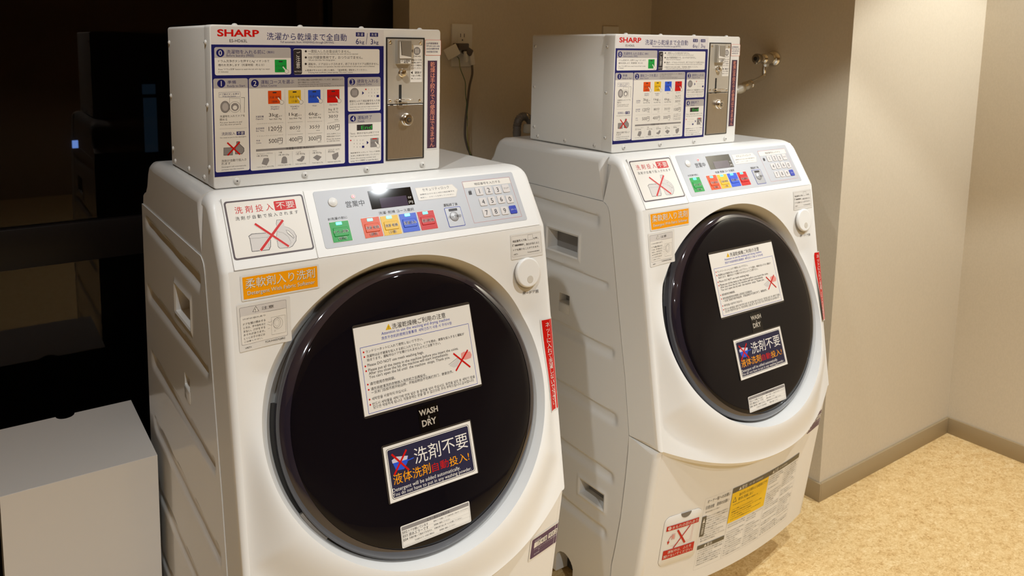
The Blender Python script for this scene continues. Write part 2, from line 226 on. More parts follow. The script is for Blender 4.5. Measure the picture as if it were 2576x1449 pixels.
LB={
'sheet':[('R',-2751,10575,182,12880,3,'H',0.5),('R',-2751,10575,182,12610,3,'N',1),('T','SHARP',-2656,12732,-2005,12841,'R',2,3),('T','ES-HD63L',-2471,12644,-2196,12696,'K',0,3),('T','洗濯から乾燥まで全自動',-1883,12695,-512,12799,'N',1,3),('T','Full automatic from WASHING through DRYING.',-1659,12638,-739,12673,'N',0,3),('R',-343,12765,-184,12836,4,'N',2),('T','洗 濯',-319,12775,-209,12826,'H',0,3),('T','6',-352,12637,-278,12730,'N',1,3),('T','kg',-271,12629,-188,12703,'N',1,3),('L',-152,12634,-126,12824,7,'N',2),('R',-81,12766,76,12833,4,'N',2),('T','洗 乾',-56,12775,53,12823,'H',0,3),('T','3',-79,12638,-10,12728,'N',1,3),('T','kg',-2,12628,82,12703,'N',1,3),('R',-2706,12143,-1491,12570,30,'W',2),('R',-2706,12412,-1491,12570,30,'G',2.3),('R',-2706,12407,-1491,12452,0,'G',2.35),('C',-2617,12482,62,62,'N',2.6),('T','0',-2626,12442,-2608,12522,'W',1,3),('T','洗濯物を入れる前に',-2523,12472,-1911,12529,'N',1,3),('T','（無料）',-1888,12474,-1765,12519,'N',0,3),('T','Before laundry (FREE)',-2524,12419,-2095,12459,'N',0,3),('T','ドラム洗浄ボタンを押すとAg⁺イオン水で',-2652,12339,-1848,12372,'K',1,3),('T','槽内を洗浄します（所要時間：約１分）',-2654,12279,-1932,12318,'K',1,3),('T','Press "ドラム洗浄" button to wash the tub with Ag+ ion water.',-2652,12222,-1836,12242,'K',0,3),('T','(1 minute)',-2653,12181,-2503,12204,'K',0,3),('R',-1761,12179,-1565,12379,8,'E',2.5),('R',-1695,12339,-1631,12359,0,'K',2.7),('T','ドラム洗浄',-1742,12260,-1585,12298,'K',1,3),('T','（無料）',-1710,12194,-1616,12224,'K',1,3),('C',-1566,12192,35,35,'K',3.3),('C',-1566,12192,31,31,'W',3.6),('L',-1628,12267,-1566,12192,20,'W',3.8),('R',-1448,12140,103,12556,30,'W',2),('R',-1448,12144,-1306,12545,25,'K',2.3),('V','ご注意',-1406,12241,-1335,12510,'W',1,3),('T','NOTICE',-1433,12174,-1316,12203,'W',0,3),('C',-1237,12514,18,18,'K',3),('T','一度投入したお金は戻りません。',-1200,12493,-442,12538,'K',1,3),('T','Once you put coins into the machine, the coins will not be returned.',-1193,12458,-300,12483,'K',0,3),('C',-1238,12415,18,18,'K',3),('T','100 円硬貨専用です。おつりはでません。',-1197,12394,-218,12436,'K',1,3),('T','100 yen coin only. No change given.',-1194,12358,-722,12381,'K',0,3),('C',-1240,12310,18,18,'K',3),('T','運転中、ドアはロックされます。終了するまでドアは開きません。',-1198,12289,88,12325,'K',1,3),('T','While the machine is in operation, the door will be locked. It will not open until it is finished.',-1195,12253,10,12270,'K',0,3),('T','※ 乾燥が不十分だと感じた場合、「追加乾燥」運転をしてください。',-1251,12193,-136,12220,'K',1,3),('T','If drying feels insufficient, please operate "Dry more" course.',-1194,12159,-403,12174,'K',0,3),('R',-2733,10646,-2200,12094,30,'W',2),('R',-2733,11947,-2200,12094,30,'G',2.3),('R',-2733,11942,-2200,11987,0,'G',2.35),('C',-2613,12016,62,62,'N',2.6),('T','1',-2622,11976,-2604,12056,'W',1,3),('T','準備',-2522,12010,-2385,12061,'N',1,3),('T','Ready to Start',-2523,11959,-2242,11986,'N',0,3),('O',-2657,11805,-2322,11883,5,3,'N',3),('T','ドア開ボタンを押す',-2639,11840,-2341,11862,'N',0,3),('T','Press the button',-2597,11812,-2396,11828,'N',0,3),('L',-2500,11574,-2491,11793,3,'K',3),('L',-2491,11793,-2325,11781,3,'K',3),('L',-2325,11781,-2324,11562,3,'K',3),('L',-2266,11560,-2257,11794,5,'K',3),('L',-2257,11794,-2312,11795,5,'K',3),('C',-2564,11657,72,92,'K',2.9),('C',-2564,11657,68,87,'S',3),('C',-2561,11657,46,62,'G',3.2),('C',-2411,11651,86,86,'K',3),('C',-2411,11651,82,82,'W',3.2),('C',-2411,11651,62,62,'S',3.4),('C',-2411,11642,34,34,'W',3.6),('T','洗濯物を入れてドアを',-2648,11502,-2258,11521,'K',1,3),('T','閉める',-2649,11448,-2535,11475,'K',1,3),('T','Put your laundry in and',-2647,11406,-2309,11419,'K',0,3),('T','shut the door properly',-2647,11374,-2321,11385,'K',0,3),('L',-2663,11319,-2235,11316,2,'K',2),('T','洗剤投入',-2628,11224,-2415,11256,'N',1,3),('R',-2396,11210,-2269,11268,5,'N',2.6),('T','不要',-2383,11216,-2280,11260,'W',1,3),('T','No need to put in the detergent',-2652,11174,-2247,11183,'K',0,3),('P',[(-2603,11024),(-2460,11024),(-2463,10900),(-2606,10903)],'K',2.6),('P',[(-2598,11018),(-2465,11018),(-2468,10906),(-2601,10908)],'S',2.8),('P',[(-2426,10912),(-2424,11021),(-2401,11071),(-2400,11110),(-2349,11111),(-2350,11071),(-2282,11003),(-2280,10948),(-2317,10905)],'K',2.6),('P',[(-2419,10917),(-2417,11017),(-2394,11066),(-2393,11103),(-2355,11104),(-2356,11068),(-2290,11000),(-2287,10952),(-2321,10911)],'S',2.8),('L',-2544,11101,-2349,10902,23,'R',5),('L',-2544,10902,-2349,11101,23,'R',5.3),('T','洗剤が自動で投入さ',-2639,10810,-2251,10827,'K',1,3),('T','れます',-2640,10761,-2502,10787,'K',1,3),('T','Detergent will automatically',-2638,10720,-2254,10721,'K',0,3),('T','pumped into the machine.',-2639,10678,-2286,10679,'K',0,3),('R',-2185,10629,-557,12095,30,'W',2),('R',-2185,11936,-557,12095,30,'G',2.3),('R',-2185,11931,-557,11976,0,'G',2.35),('C',-2088,12010,62,62,'N',2.6),('T','2',-2097,11970,-2079,12050,'W',1,3),('T','運転コースを選ぶ',-1994,12004,-1444,12052,'N',1,3),('T','Select Course',-1995,11957,-1733,11985,'N',0,3),('T','残り時間は運転の目安時間を表示しています。運転状況により',-1379,12042,-591,12061,'K',0,3),('T','途中で増減することがあります。',-1379,12001,-999,12024,'K',0,3),('T','The remaining time shows the approximate driving time.',-1376,11975,-800,11980,'K',0,3),('T','It may increase or decrease in the middle depending on the driving situation.',-1376,11946,-562,11948,'K',0,3),('R',-1880,11679,-1662,11888,8,'OR',2.5),('R',-1803,11848,-1739,11868,0,'K',2.7),('T','洗濯･乾燥',-1858,11764,-1683,11802,'K',1,3),('T','（標準）',-1823,11698,-1718,11728,'K',1,3),('C',-1655,11699,35,35,'K',3.3),('C',-1655,11699,31,31,'W',3.6),('L',-1717,11774,-1655,11699,20,'W',3.8),('R',-1544,11672,-1330,11890,8,'YE',2.5),('R',-1469,11850,-1405,11870,0,'K',2.7),('T','洗濯･乾燥',-1523,11762,-1352,11800,'K',1,3),('T','（少量）',-1489,11696,-1386,11726,'K',1,3),('C',-1327,11692,35,35,'K',3.3),('C',-1327,11692,31,31,'W',3.6),('L',-1389,11767,-1327,11692,20,'W',3.8),('R',-1206,11672,-989,11886,8,'BL',2.5),('R',-1129,11846,-1065,11866,0,'K',2.7),('T','洗濯のみ',-1184,11760,-1010,11798,'K',1,3),('C',-987,11696,35,35,'K',3.3),('C',-987,11696,31,31,'W',3.6),('L',-1049,11771,-987,11696,20,'W',3.8),('R',-872,11665,-650,11884,8,'R',2.5),('R',-793,11844,-729,11864,0,'K',2.7),('T','追加乾燥',-850,11755,-673,11793,'K',1,3),('C',-652,11691,35,35,'K',3.3),('C',-652,11691,31,31,'W',3.6),('L',-714,11766,-652,11691,20,'W',3.8),('T','Wash&Dry',-1842,11617,-1694,11641,'N',0,3),('T','(Regular)',-1838,11585,-1705,11608,'N',0,3),('T','Wash&Dry',-1515,11611,-1362,11636,'N',0,3),('T','(Less)',-1484,11581,-1396,11601,'N',0,3),('T','Wash',-1134,11616,-1061,11638,'N',0,3),('T','Dry more',-831,11616,-694,11641,'N',0,3),('T','3kg',-1873,11458,-1719,11531,'K',1,3),('T','まで',-1707,11468,-1653,11491,'K',0,3),('T','less than 3kg',-1864,11424,-1663,11443,'K',0,3),('T','120分',-1879,11255,-1652,11314,'K',1,3),('T','min',-1721,11217,-1657,11236,'K',0,3),('T','500円',-1882,11057,-1651,11114,'K',1,3),('T','yen',-1715,11019,-1656,11038,'K',0,3),('T','1kg',-1538,11461,-1390,11526,'K',1,3),('T','まで',-1379,11468,-1322,11489,'K',0,3),('T','less than 1kg',-1530,11421,-1327,11439,'K',0,3),('T','80分',-1527,11249,-1344,11314,'K',1,3),('T','min',-1405,11213,-1349,11229,'K',0,3),('T','400円',-1544,11059,-1318,11118,'K',1,3),('T','yen',-1378,11020,-1323,11038,'K',0,3),('T','6kg',-1199,11455,-1047,11520,'K',1,3),('T','まで',-1036,11465,-981,11486,'K',0,3),('T','less than 6kg',-1194,11421,-985,11437,'K',0,3),('T','35分',-1189,11247,-1002,11310,'K',1,3),('T','min',-1070,11208,-1007,11226,'K',0,3),('T','300円',-1210,11057,-985,11113,'K',1,3),('T','yen',-1045,11010,-986,11029,'K',0,3),('T','3kg まで',-853,11536,-675,11568,'K',1,3),('T','less than 3kg',-852,11498,-675,11517,'K',0,3),('T','30分',-849,11408,-674,11469,'K',1,3),('T','min',-742,11370,-676,11389,'K',0,3),('L',-869,11321,-650,11357,3,'K',2),('T','100円',-872,11225,-651,11283,'K',1,3),('T','yen',-716,11189,-658,11207,'K',0,3),('T','ボタンを押すごとに',-883,11137,-634,11150,'K',1,3),('T','時間を追加できます',-883,11095,-638,11109,'K',1,3),('T','Press the button',-884,11054,-638,11064,'K',0,3),('T','to add the time.',-884,11021,-645,11029,'K',0,3),('C',-2062,11370,5,5,'S',2),('C',-2033,11370,5,5,'S',2),('C',-2003,11370,5,5,'S',2),('C',-1973,11371,5,5,'S',2),('C',-1943,11371,5,5,'S',2),('C',-1914,11371,5,5,'S',2),('C',-1884,11371,5,5,'S',2),('C',-1854,11372,5,5,'S',2),('C',-1825,11372,5,5,'S',2),('C',-1795,11372,5,5,'S',2),('C',-1765,11372,5,5,'S',2),('C',-1736,11372,5,5,'S',2),('C',-1706,11373,5,5,'S',2),('C',-1676,11373,5,5,'S',2),('C',-1646,11373,5,5,'S',2),('C',-2061,11174,5,5,'S',2),('C',-2031,11174,5,5,'S',2),('C',-2002,11174,5,5,'S',2),('C',-1973,11174,5,5,'S',2),('C',-1943,11174,5,5,'S',2),('C',-1914,11174,5,5,'S',2),('C',-1885,11174,5,5,'S',2),('C',-1855,11174,5,5,'S',2),('C',-1826,11174,5,5,'S',2),('C',-1796,11174,5,5,'S',2),('C',-1767,11174,5,5,'S',2),('C',-1738,11173,5,5,'S',2),('C',-1708,11173,5,5,'S',2),('C',-1679,11173,5,5,'S',2),('C',-1650,11173,5,5,'S',2),('C',-1551,11367,5,5,'S',2),('C',-1530,11368,5,5,'S',2),('C',-1508,11368,5,5,'S',2),('C',-1487,11368,5,5,'S',2),('C',-1466,11369,5,5,'S',2),('C',-1444,11369,5,5,'S',2),('C',-1423,11370,5,5,'S',2),('C',-1401,11370,5,5,'S',2),('C',-1380,11370,5,5,'S',2),('C',-1359,11371,5,5,'S',2),('C',-1337,11371,5,5,'S',2),('C',-1316,11371,5,5,'S',2),('C',-1549,11171,5,5,'S',2),('C',-1527,11171,5,5,'S',2),('C',-1506,11171,5,5,'S',2),('C',-1484,11171,5,5,'S',2),('C',-1463,11171,5,5,'S',2),('C',-1441,11172,5,5,'S',2),('C',-1420,11172,5,5,'S',2),('C',-1399,11172,5,5,'S',2),('C',-1377,11172,5,5,'S',2),('C',-1356,11172,5,5,'S',2),('C',-1334,11173,5,5,'S',2),('C',-1313,11173,5,5,'S',2),('C',-1213,11366,5,5,'S',2),('C',-1191,11366,5,5,'S',2),('C',-1169,11366,5,5,'S',2),('C',-1147,11366,5,5,'S',2),('C',-1126,11366,5,5,'S',2),('C',-1104,11366,5,5,'S',2),('C',-1082,11366,5,5,'S',2),('C',-1061,11365,5,5,'S',2),('C',-1039,11365,5,5,'S',2),('C',-1017,11365,5,5,'S',2),('C',-995,11365,5,5,'S',2),('C',-974,11365,5,5,'S',2),('C',-1209,11170,5,5,'S',2),('C',-1188,11170,5,5,'S',2),('C',-1167,11170,5,5,'S',2),('C',-1146,11170,5,5,'S',2),('C',-1124,11170,5,5,'S',2),('C',-1103,11170,5,5,'S',2),('C',-1082,11170,5,5,'S',2),('C',-1061,11170,5,5,'S',2),('C',-1039,11170,5,5,'S',2),('C',-1018,11169,5,5,'S',2),('C',-997,11169,5,5,'S',2),('C',-975,11169,5,5,'S',2),('T','洗濯容量',-2088,11473,-1957,11495,'N',1,3),('T','Capacity',-2085,11432,-1963,11456,'N',0,3),('T','目安時間',-2084,11284,-1953,11307,'N',1,3),('T','Est. Time',-2085,11248,-1954,11267,'N',0,3),('T','料金',-2083,11091,-2021,11117,'N',1,3),('T','Coins',-2084,11055,-2005,11078,'N',0,3),('L',-1604,11901,-1595,11015,2,'S',2),('L',-1264,11907,-1260,11018,2,'S',2),('L',-932,11903,-927,11007,2,'S',2),('R',-2092,10930,-623,10966,0,'S',2.6),('T','洗濯量の目安  Reference',-1600,10937,-1107,10957,'K',1,3),('L',-1780,10890,-1778,10671,2,'S',2),('L',-1491,10897,-1483,10670,2,'S',2),('L',-1197,10892,-1196,10667,2,'S',2),('L',-913,10890,-905,10669,2,'S',2),('T','ワイシャツ・ブラウス',-2081,10885,-1822,10891,'K',0,3),('T','1枚 約200g',-2082,10848,-1899,10861,'K',0,3),('T','Y-shirts, Blouses: approx 200g',-2086,10676,-1807,10677,'K',0,3),('T','下着',-1723,10877,-1667,10903,'K',0,3),('T','1枚 約120g',-1724,10841,-1548,10854,'K',0,3),('T','Underwear: approx 120g',-1739,10677,-1517,10684,'K',0,3),('T','くつ下',-1429,10864,-1344,10885,'K',0,3),('T','1足 約50g',-1426,10835,-1272,10851,'K',0,3),('T','Socks: approx 50g',-1438,10674,-1257,10682,'K',0,3),('T','タオル',-1139,10866,-1061,10888,'K',0,3),('T','1枚 約70g',-1140,10833,-982,10848,'K',0,3),('T','Towel: approx 70g',-1149,10669,-960,10682,'K',0,3),('T','パジャマ（上下）',-864,10870,-656,10884,'K',0,3),('T','約500g',-864,10833,-746,10853,'K',0,3),('T','Nightwear: approx 500g',-871,10666,-637,10675,'K',0,3),('P',[(-2006,10726),(-1970,10816),(-1891,10816),(-1880,10772),(-1921,10695)],'S',2.9),('P',[(-1683,10716),(-1667,10798),(-1645,10821),(-1608,10820),(-1584,10792),(-1578,10708),(-1637,10704)],'S',2.9),('P',[(-1420,10751),(-1355,10770),(-1326,10808),(-1278,10801),(-1287,10752),(-1327,10711),(-1394,10727)],'S',2.9),('P',[(-1135,10767),(-1066,10810),(-979,10770),(-1044,10705)],'S',2.9),('P',[(-795,10795),(-741,10813),(-680,10828),(-673,10758),(-728,10697),(-777,10715)],'S',2.9),('R',-496,11504,120,12082,30,'W',2),('R',-496,11925,120,12082,30,'G',2.3),('R',-496,11920,120,11965,0,'G',2.35),('C',-414,12003,53,53,'N',2.6),('T','3',-423,11963,-405,12043,'W',1,3),('T','硬貨を入れる',-322,11988,73,12043,'N',1,3),('T','Deposit Coins',-323,11945,-49,11970,'N',0,3),('C',-372,11822,80,80,'K',2.8),('C',-372,11822,76,76,'S',3),('L',-401,11864,-401,11780,12,'G',3.2),('L',-372,11863,-373,11779,12,'G',3.2),('L',-344,11862,-344,11779,12,'G',3.2),('P',[(-229,11845),(-194,11812),(-230,11781)],'N',3),('T','1',-112,11862,-100,11886,'S',0,3),('T','2',-55,11860,-43,11884,'S',0,3),('T','3',1,11859,13,11883,'S',0,3),('T','ﾘｱ',46,11858,82,11882,'S',0,3),('T','4',-112,11804,-100,11828,'S',0,3),('T','5',-55,11802,-43,11826,'S',0,3),('T','6',1,11801,13,11825,'S',0,3),('T','0',58,11799,70,11823,'S',0,3),('T','7',-112,11745,-100,11769,'S',0,3),('T','8',-56,11744,-44,11768,'S',0,3),('T','9',1,11742,13,11766,'S',0,3),('R',43,11734,92,11773,2,'N',3),('R',-172,11862,-147,11884,3,'R',3),('T','硬貨を入れて暗証番号を入力後',-467,11667,109,11689,'K',1,3),('T','スタートを押すと運転を始めます',-463,11618,98,11640,'K',1,3),('T','Insert the coins and set 4-digit numbers for',-459,11574,94,11579,'K',0,3),('T','security. Press "スタート" button to start.',-459,11535,66,11542,'K',0,3),('R',-489,10622,132,11461,30,'W',2),('R',-489,11308,132,11461,30,'G',2.3),('R',-489,11303,132,11348,0,'G',2.35),('C',-403,11381,53,53,'N',2.6),('T','4',-412,11341,-394,11421,'W',1,3),('T','運転終了',-317,11370,-46,11419,'N',1,3),('T','Finish',-311,11321,-193,11342,'N',0,3),('R',-332,11175,-34,11274,3,'K',2.8),('T','End',-249,11190,-46,11252,'GR',1,3),('T','「End」表示が出れば終了です',-456,11120,94,11134,'K',1,3),('T','"End" sign will be displayed when finished.',-456,11076,94,11080,'K',0,3),('T','1',-391,11000,-379,11024,'S',0,3),('T','2',-335,10997,-323,11021,'S',0,3),('T','3',-279,10994,-267,11018,'S',0,3),('T','ﾘｱ',-235,10990,-199,11014,'S',0,3),('T','4',-391,10942,-379,10966,'S',0,3),('T','5',-335,10938,-323,10962,'S',0,3),('T','6',-279,10935,-267,10959,'S',0,3),('T','0',-223,10931,-211,10955,'S',0,3),('T','7',-391,10883,-379,10907,'S',0,3),('T','8',-335,10880,-323,10904,'S',0,3),('T','9',-279,10876,-267,10900,'S',0,3),('R',-236,10870,-192,10908,2,'N',3),('R',-458,11001,-434,11022,3,'R',3),('P',[(-145,10988),(-109,10954),(-145,10924)],'N',3),('R',-77,10870,83,11029,6,'S',3),('R',-38,11007,49,11023,2,'R',3.3),('T','ロック解除',-62,10938,76,10960,'K',1,3.5),('C',76,10885,35,35,'K',3.3),('C',76,10885,31,31,'W',3.6),('L',14,10960,76,10885,20,'W',3.8),('T','暗証番号を入力して「ロック解除」',-451,10790,119,10799,'K',1,3),('T','を押し衣類を取り出してください',-448,10740,102,10748,'K',1,3),('T','Enter the security number and',-444,10692,23,10702,'K',0,3),('T','press "ロック解除" to open the door.',-444,10647,81,10661,'K',0,3)],
'coin_notice':[('R',1012,12453,1343,12730,22,'RE',1),('R',1018,12459,1337,12724,18,'W',1.5),('T','100円硬貨専用',1031,12647,1276,12680,'N',1,3),('T','100 yen coin only',1032,12600,1316,12634,'N',1,3),('T','100日元硬币专用',1036,12554,1298,12585,'N',1,3),('T','100엔동전전용',1041,12501,1271,12532,'N',1,3)],
'vertical_sign':[('R',1049,10752,1282,12376,3,'C',0.6),('R',1067,10777,1264,12359,1,'PU',1),('V','乾燥は手絞りでの使用はできません',1120,10799,1222,12339,'PK',1,3)],
'coin_sticker':[('R',700,11980,938,12630,3,'W',1),('C',833,12529,70,70,'K',2),('C',833,12529,66,66,'S',2.3),('L',804,12570,805,12487,11,'W',2.6),('L',833,12570,834,12487,11,'W',2.6),('L',862,12570,863,12487,11,'W',2.6),('P',[(704,12529),(744,12558),(744,12498)],'K',2),('P',[(706,12152),(746,12176),(746,12122)],'K',2),('T','Coin only',760,12421,910,12447,'K',0,3),('T','運転コースを',714,12356,924,12390,'K',1,3),('T','選択後１枚ずつ',714,12308,925,12342,'K',1,3),('T','ゆっくり硬貨を',714,12260,925,12293,'K',1,3),('T','入れてください',715,12211,925,12245,'K',1,3),('T','硬貨が',791,12133,926,12167,'K',1,3),('T','つまった時に',715,12080,926,12112,'K',1,3),('T','押してください',716,12026,927,12058,'K',1,3)],
'funnel_label':[('R',459,12313,665,12373,2,'W',1),('T','￥100硬貨',476,12345,643,12370,'K',1,3),('T','専用',518,12316,606,12341,'K',1,3)],
'drawer_label':[('R',-2774,161,-1530,1078,45,'DG',1),('R',-2748,187,-1556,1052,30,'W',1.5),('T','洗 剤 投 入',-2630,864.0,-2041,978.0,'R',1,3),('R',-2018,848.0,-1675,1004.0,15,'R',2),('T','不要',-1987,869.5,-1696,979.5,'W',1,3),('T','洗 剤 が 自 動 で 投 入 さ れ ま す',-2643,761.0,-1663,821.0,'K',0,3),('P',[(-2503,499),(-2448,533),(-2205,519),(-2163,476),(-2200,294),(-2232,245),(-2496,256),(-2492,458)],'K',2),('P',[(-2496,492),(-2446,526),(-2210,513),(-2172,474),(-2207,300),(-2236,254),(-2488,264),(-2484,463)],'S2',2.3),('L',-2491,460,-2225,447,2,'K',3),('L',-2225,447,-2163,476,2,'K',3),('L',-2225,447,-2232,248,2,'K',3),('L',-2465,502,-2440,521,2,'K',3),('L',-2440,521,-2234,509,2,'K',3),('P',[(-2028,701),(-1944,698),(-1944,667),(-1931,660),(-1928,584),(-1860,552),(-1799,491),(-1771,407),(-1794,329),(-1867,253),(-1922,235),(-2071,248),(-2093,279),(-2086,437),(-2061,514),(-2045,581),(-2049,639)],'K',2),('P',[(-2025,695),(-1943,693),(-1944,662),(-1932,655),(-1928,581),(-1864,550),(-1804,491),(-1778,409),(-1800,333),(-1871,259),(-1924,241),(-2068,253),(-2088,284),(-2081,438),(-2057,513),(-2041,579),(-2045,635)],'S2',2.3),('P',[(-1918,524),(-1876,507),(-1828,437),(-1810,389),(-1830,374),(-1852,406),(-1902,464)],'K',2.5),('P',[(-1913,518),(-1879,502),(-1833,434),(-1817,390),(-1828,383),(-1847,412),(-1898,470)],'W',2.7),('L',-2050,513,-1966,484,2,'K',3),('L',-1966,484,-1902,412,2,'K',3),('L',-1902,412,-1876,317,2,'K',3),('L',-1876,317,-1906,287,2,'K',3),('L',-2376,683,-1920,251,44,'W',4),('L',-1924,691,-2371,251,48,'W',4.2),('L',-2371,680,-1925,258,34,'R',4.4),('L',-1931,685,-2363,256,38,'R',4.6)],
'overlay':[('R',-1355,134,2622,1095,40,'SV',1),('T','営業中',-844,791,-512,848,'K',0,3),('T','お洗濯の前に',-1206,600,-872,618,'K',0,3),('T','洗濯･乾燥 コース選択',-303,595,358,616,'K',0,3),('P',[(489,979),(1251,977),(1334,869),(1263,736),(497,738)],'S2',2),('P',[(499,968),(1241,967),(1319,867),(1254,747),(505,750)],'W',2.2),('T','セキュリティロック',624,913,1167,941,'K',1,3),('T','盗難防止のために4桁の暗証番号を',550,841,1256,852,'K',0,3),('T','設定し、スタートを押してください。',545,784,1230,792,'K',0,3),('T','運転終了後',950,591,1241,616,'K',0,3),('O',1463,213,2522,999,3,3,'RE',2),('R',1473,873,2512,989,2,'W',2),('T','暗証番号を入力する',1714,920,2282,941,'K',1,3),('P',[(1540,807),(1604,807),(1600,742),(1536,740)],'K',3),('O',1555,805,1599,824,4,3,'K',3)],
'display':[('R',-406,684,407,1007,4,'BK',1),('R',-231,686,282,861,0,'LC',2),('T','分',303,799,374,839,'W',0,3),('T','円',301,707,375,756,'W',0,3)],
'course_green':[('T','ドラム洗浄',-1162,337,-914,418,'W',3,2),('T','ドラム洗浄',-1150,344,-926,411,'K',1,3),('T','（無料）',-1108,240,-968,297,'W',3,2),('T','（無料）',-1103,243,-973,293,'K',1,3)],
'course_orange':[('T','洗濯･乾燥',-612,336,-362,417,'W',3,2),('T','洗濯･乾燥',-600,342,-374,410,'K',1,3),('T','（標準）',-557,238,-417,295,'W',3,2),('T','（標準）',-552,241,-422,292,'K',1,3)],
'course_yellow':[('T','洗濯･乾燥',-265,332,-16,411,'W',3,2),('T','洗濯･乾燥',-253,338,-28,405,'K',1,3),('T','（少量）',-210,235,-70,292,'W',3,2),('T','（少量）',-206,239,-76,288,'K',1,3)],
'course_blue':[('T','洗濯のみ',86,334,335,413,'W',3,2),('T','洗濯のみ',98,341,323,406,'K',1,3)],
'course_red':[('T','追加乾燥',435,333,684,412,'W',3,2),('T','追加乾燥',447,340,672,405,'K',1,3)],
'softener_sticker':[('R',-2725,-445,-1505,-75,20,'C',0.6),('R',-2695,-420,-1535,-100,4,'AM',1),('T','柔軟剤入り洗剤',-2651,-279,-1571,-129,'K',1,2),('T','Detergent With Fabric Softener',-2631,-389,-1576,-312,'K',1,2),('T','柔軟剤入り洗剤',-2655,-275,-1575,-125,'W',1,3),('T','Detergent With Fabric Softener',-2635,-385,-1580,-308,'W',1,3)],
'caution_sticker':[('R',-2805,-1165,-1990,-485,20,'C',0.6),('R',-2770,-1072,-2050,-528,20,'DG',1),('R',-2766,-1068,-2054,-532,17,'W',1.5),('R',-2766,-655,-2054,-532,17,'S2',1.8),('L',-2766,-655,-2054,-655,3,'DG',2),('P',[(-2580,-619),(-2526,-539),(-2479,-623)],'K',2.2),('P',[(-2569,-616),(-2527,-550),(-2490,-618)],'W',2.5),('T','!',-2540,-630,-2530,-575,'K',1,3),('T','注意',-2439,-615,-2248,-567,'K',0,3),('T','けがの恐れあり',-2728,-706,-2385,-696,'K',0,3),('T','ドアを開け閉めする',-2728,-781,-2387,-767,'K',0,3),('T','ときは、手や指をはさ',-2728,-833,-2391,-819,'K',0,3),('T','まない。けがをする',-2729,-885,-2395,-870,'K',0,3),('T','おそれがあります。',-2730,-936,-2399,-922,'K',0,3),('T','とくにお子さまには',-2730,-988,-2403,-973,'K',0,3),('T','ご注意ください。',-2731,-1032,-2441,-1024,'K',0,3),('O',-2299,-1018,-2075,-754,2,2,'K',2),('G',-2194,-859,76,86,3,'K',2),('G',-2212,-851,60,74,3,'K',2.2),('G',-2212,-851,38,50,2,'K',2.2),('G',-2246,-964,11,11,2,'K',2),('L',-2354,-809,-2317,-821,2,'K',3),('L',-2317,-821,-2277,-802,2,'K',3),('L',-2362,-844,-2309,-869,2,'K',3),('L',-2309,-869,-2282,-864,2,'K',3),('L',-2356,-913,-2323,-909,2,'K',3),('T','TCAUHA327QBRZ',-2405,-1120,-2090,-1088,'K',0,3),('T','>PET<',-2720,-1137,-2620,-1105,'K',0,3)],
'lock_note_sticker':[('R',2165,-545,2875,-95,20,'C',0.6),('O',2185,-495,2855,-125,15,2,'DG',1.5),('T','暗証番号入力後、',2210,-226,2533,-207,'K',0,3),('T','を押し',2682,-229,2800,-206,'K',0,3),('O',2554,-233,2667,-138,3,3,'K',2),('T','「',2202,-305,2241,-268,'K',0,3),('R',2249,-306,2448,-278,5,'K',2),('T','ドアロック中',2256,-302,2441,-285,'W',1,3),('T','」表示が消えると',2459,-318,2807,-290,'K',0,3),('T','ドアを開けることができます。',2212,-381,2799,-366,'K',0,3),('T','TCAUHA328QBRZ',2520,-456,2800,-452,'K',0,3),('T','>PET<',2216,-457,2311,-451,'K',0,3)],
'button_caption':[('T','押ードア開',2396,-1207,2714,-1163,'K',1,3)],
'red_strip':[('R',2705,-3385,2985,-1710,10,'C',0.6),('R',2735,-3365,2960,-1730,3,'R',1),('V','ネットに入れて洗濯しないで下さい',2795,-3280,2895,-1780,'W',0,3)],
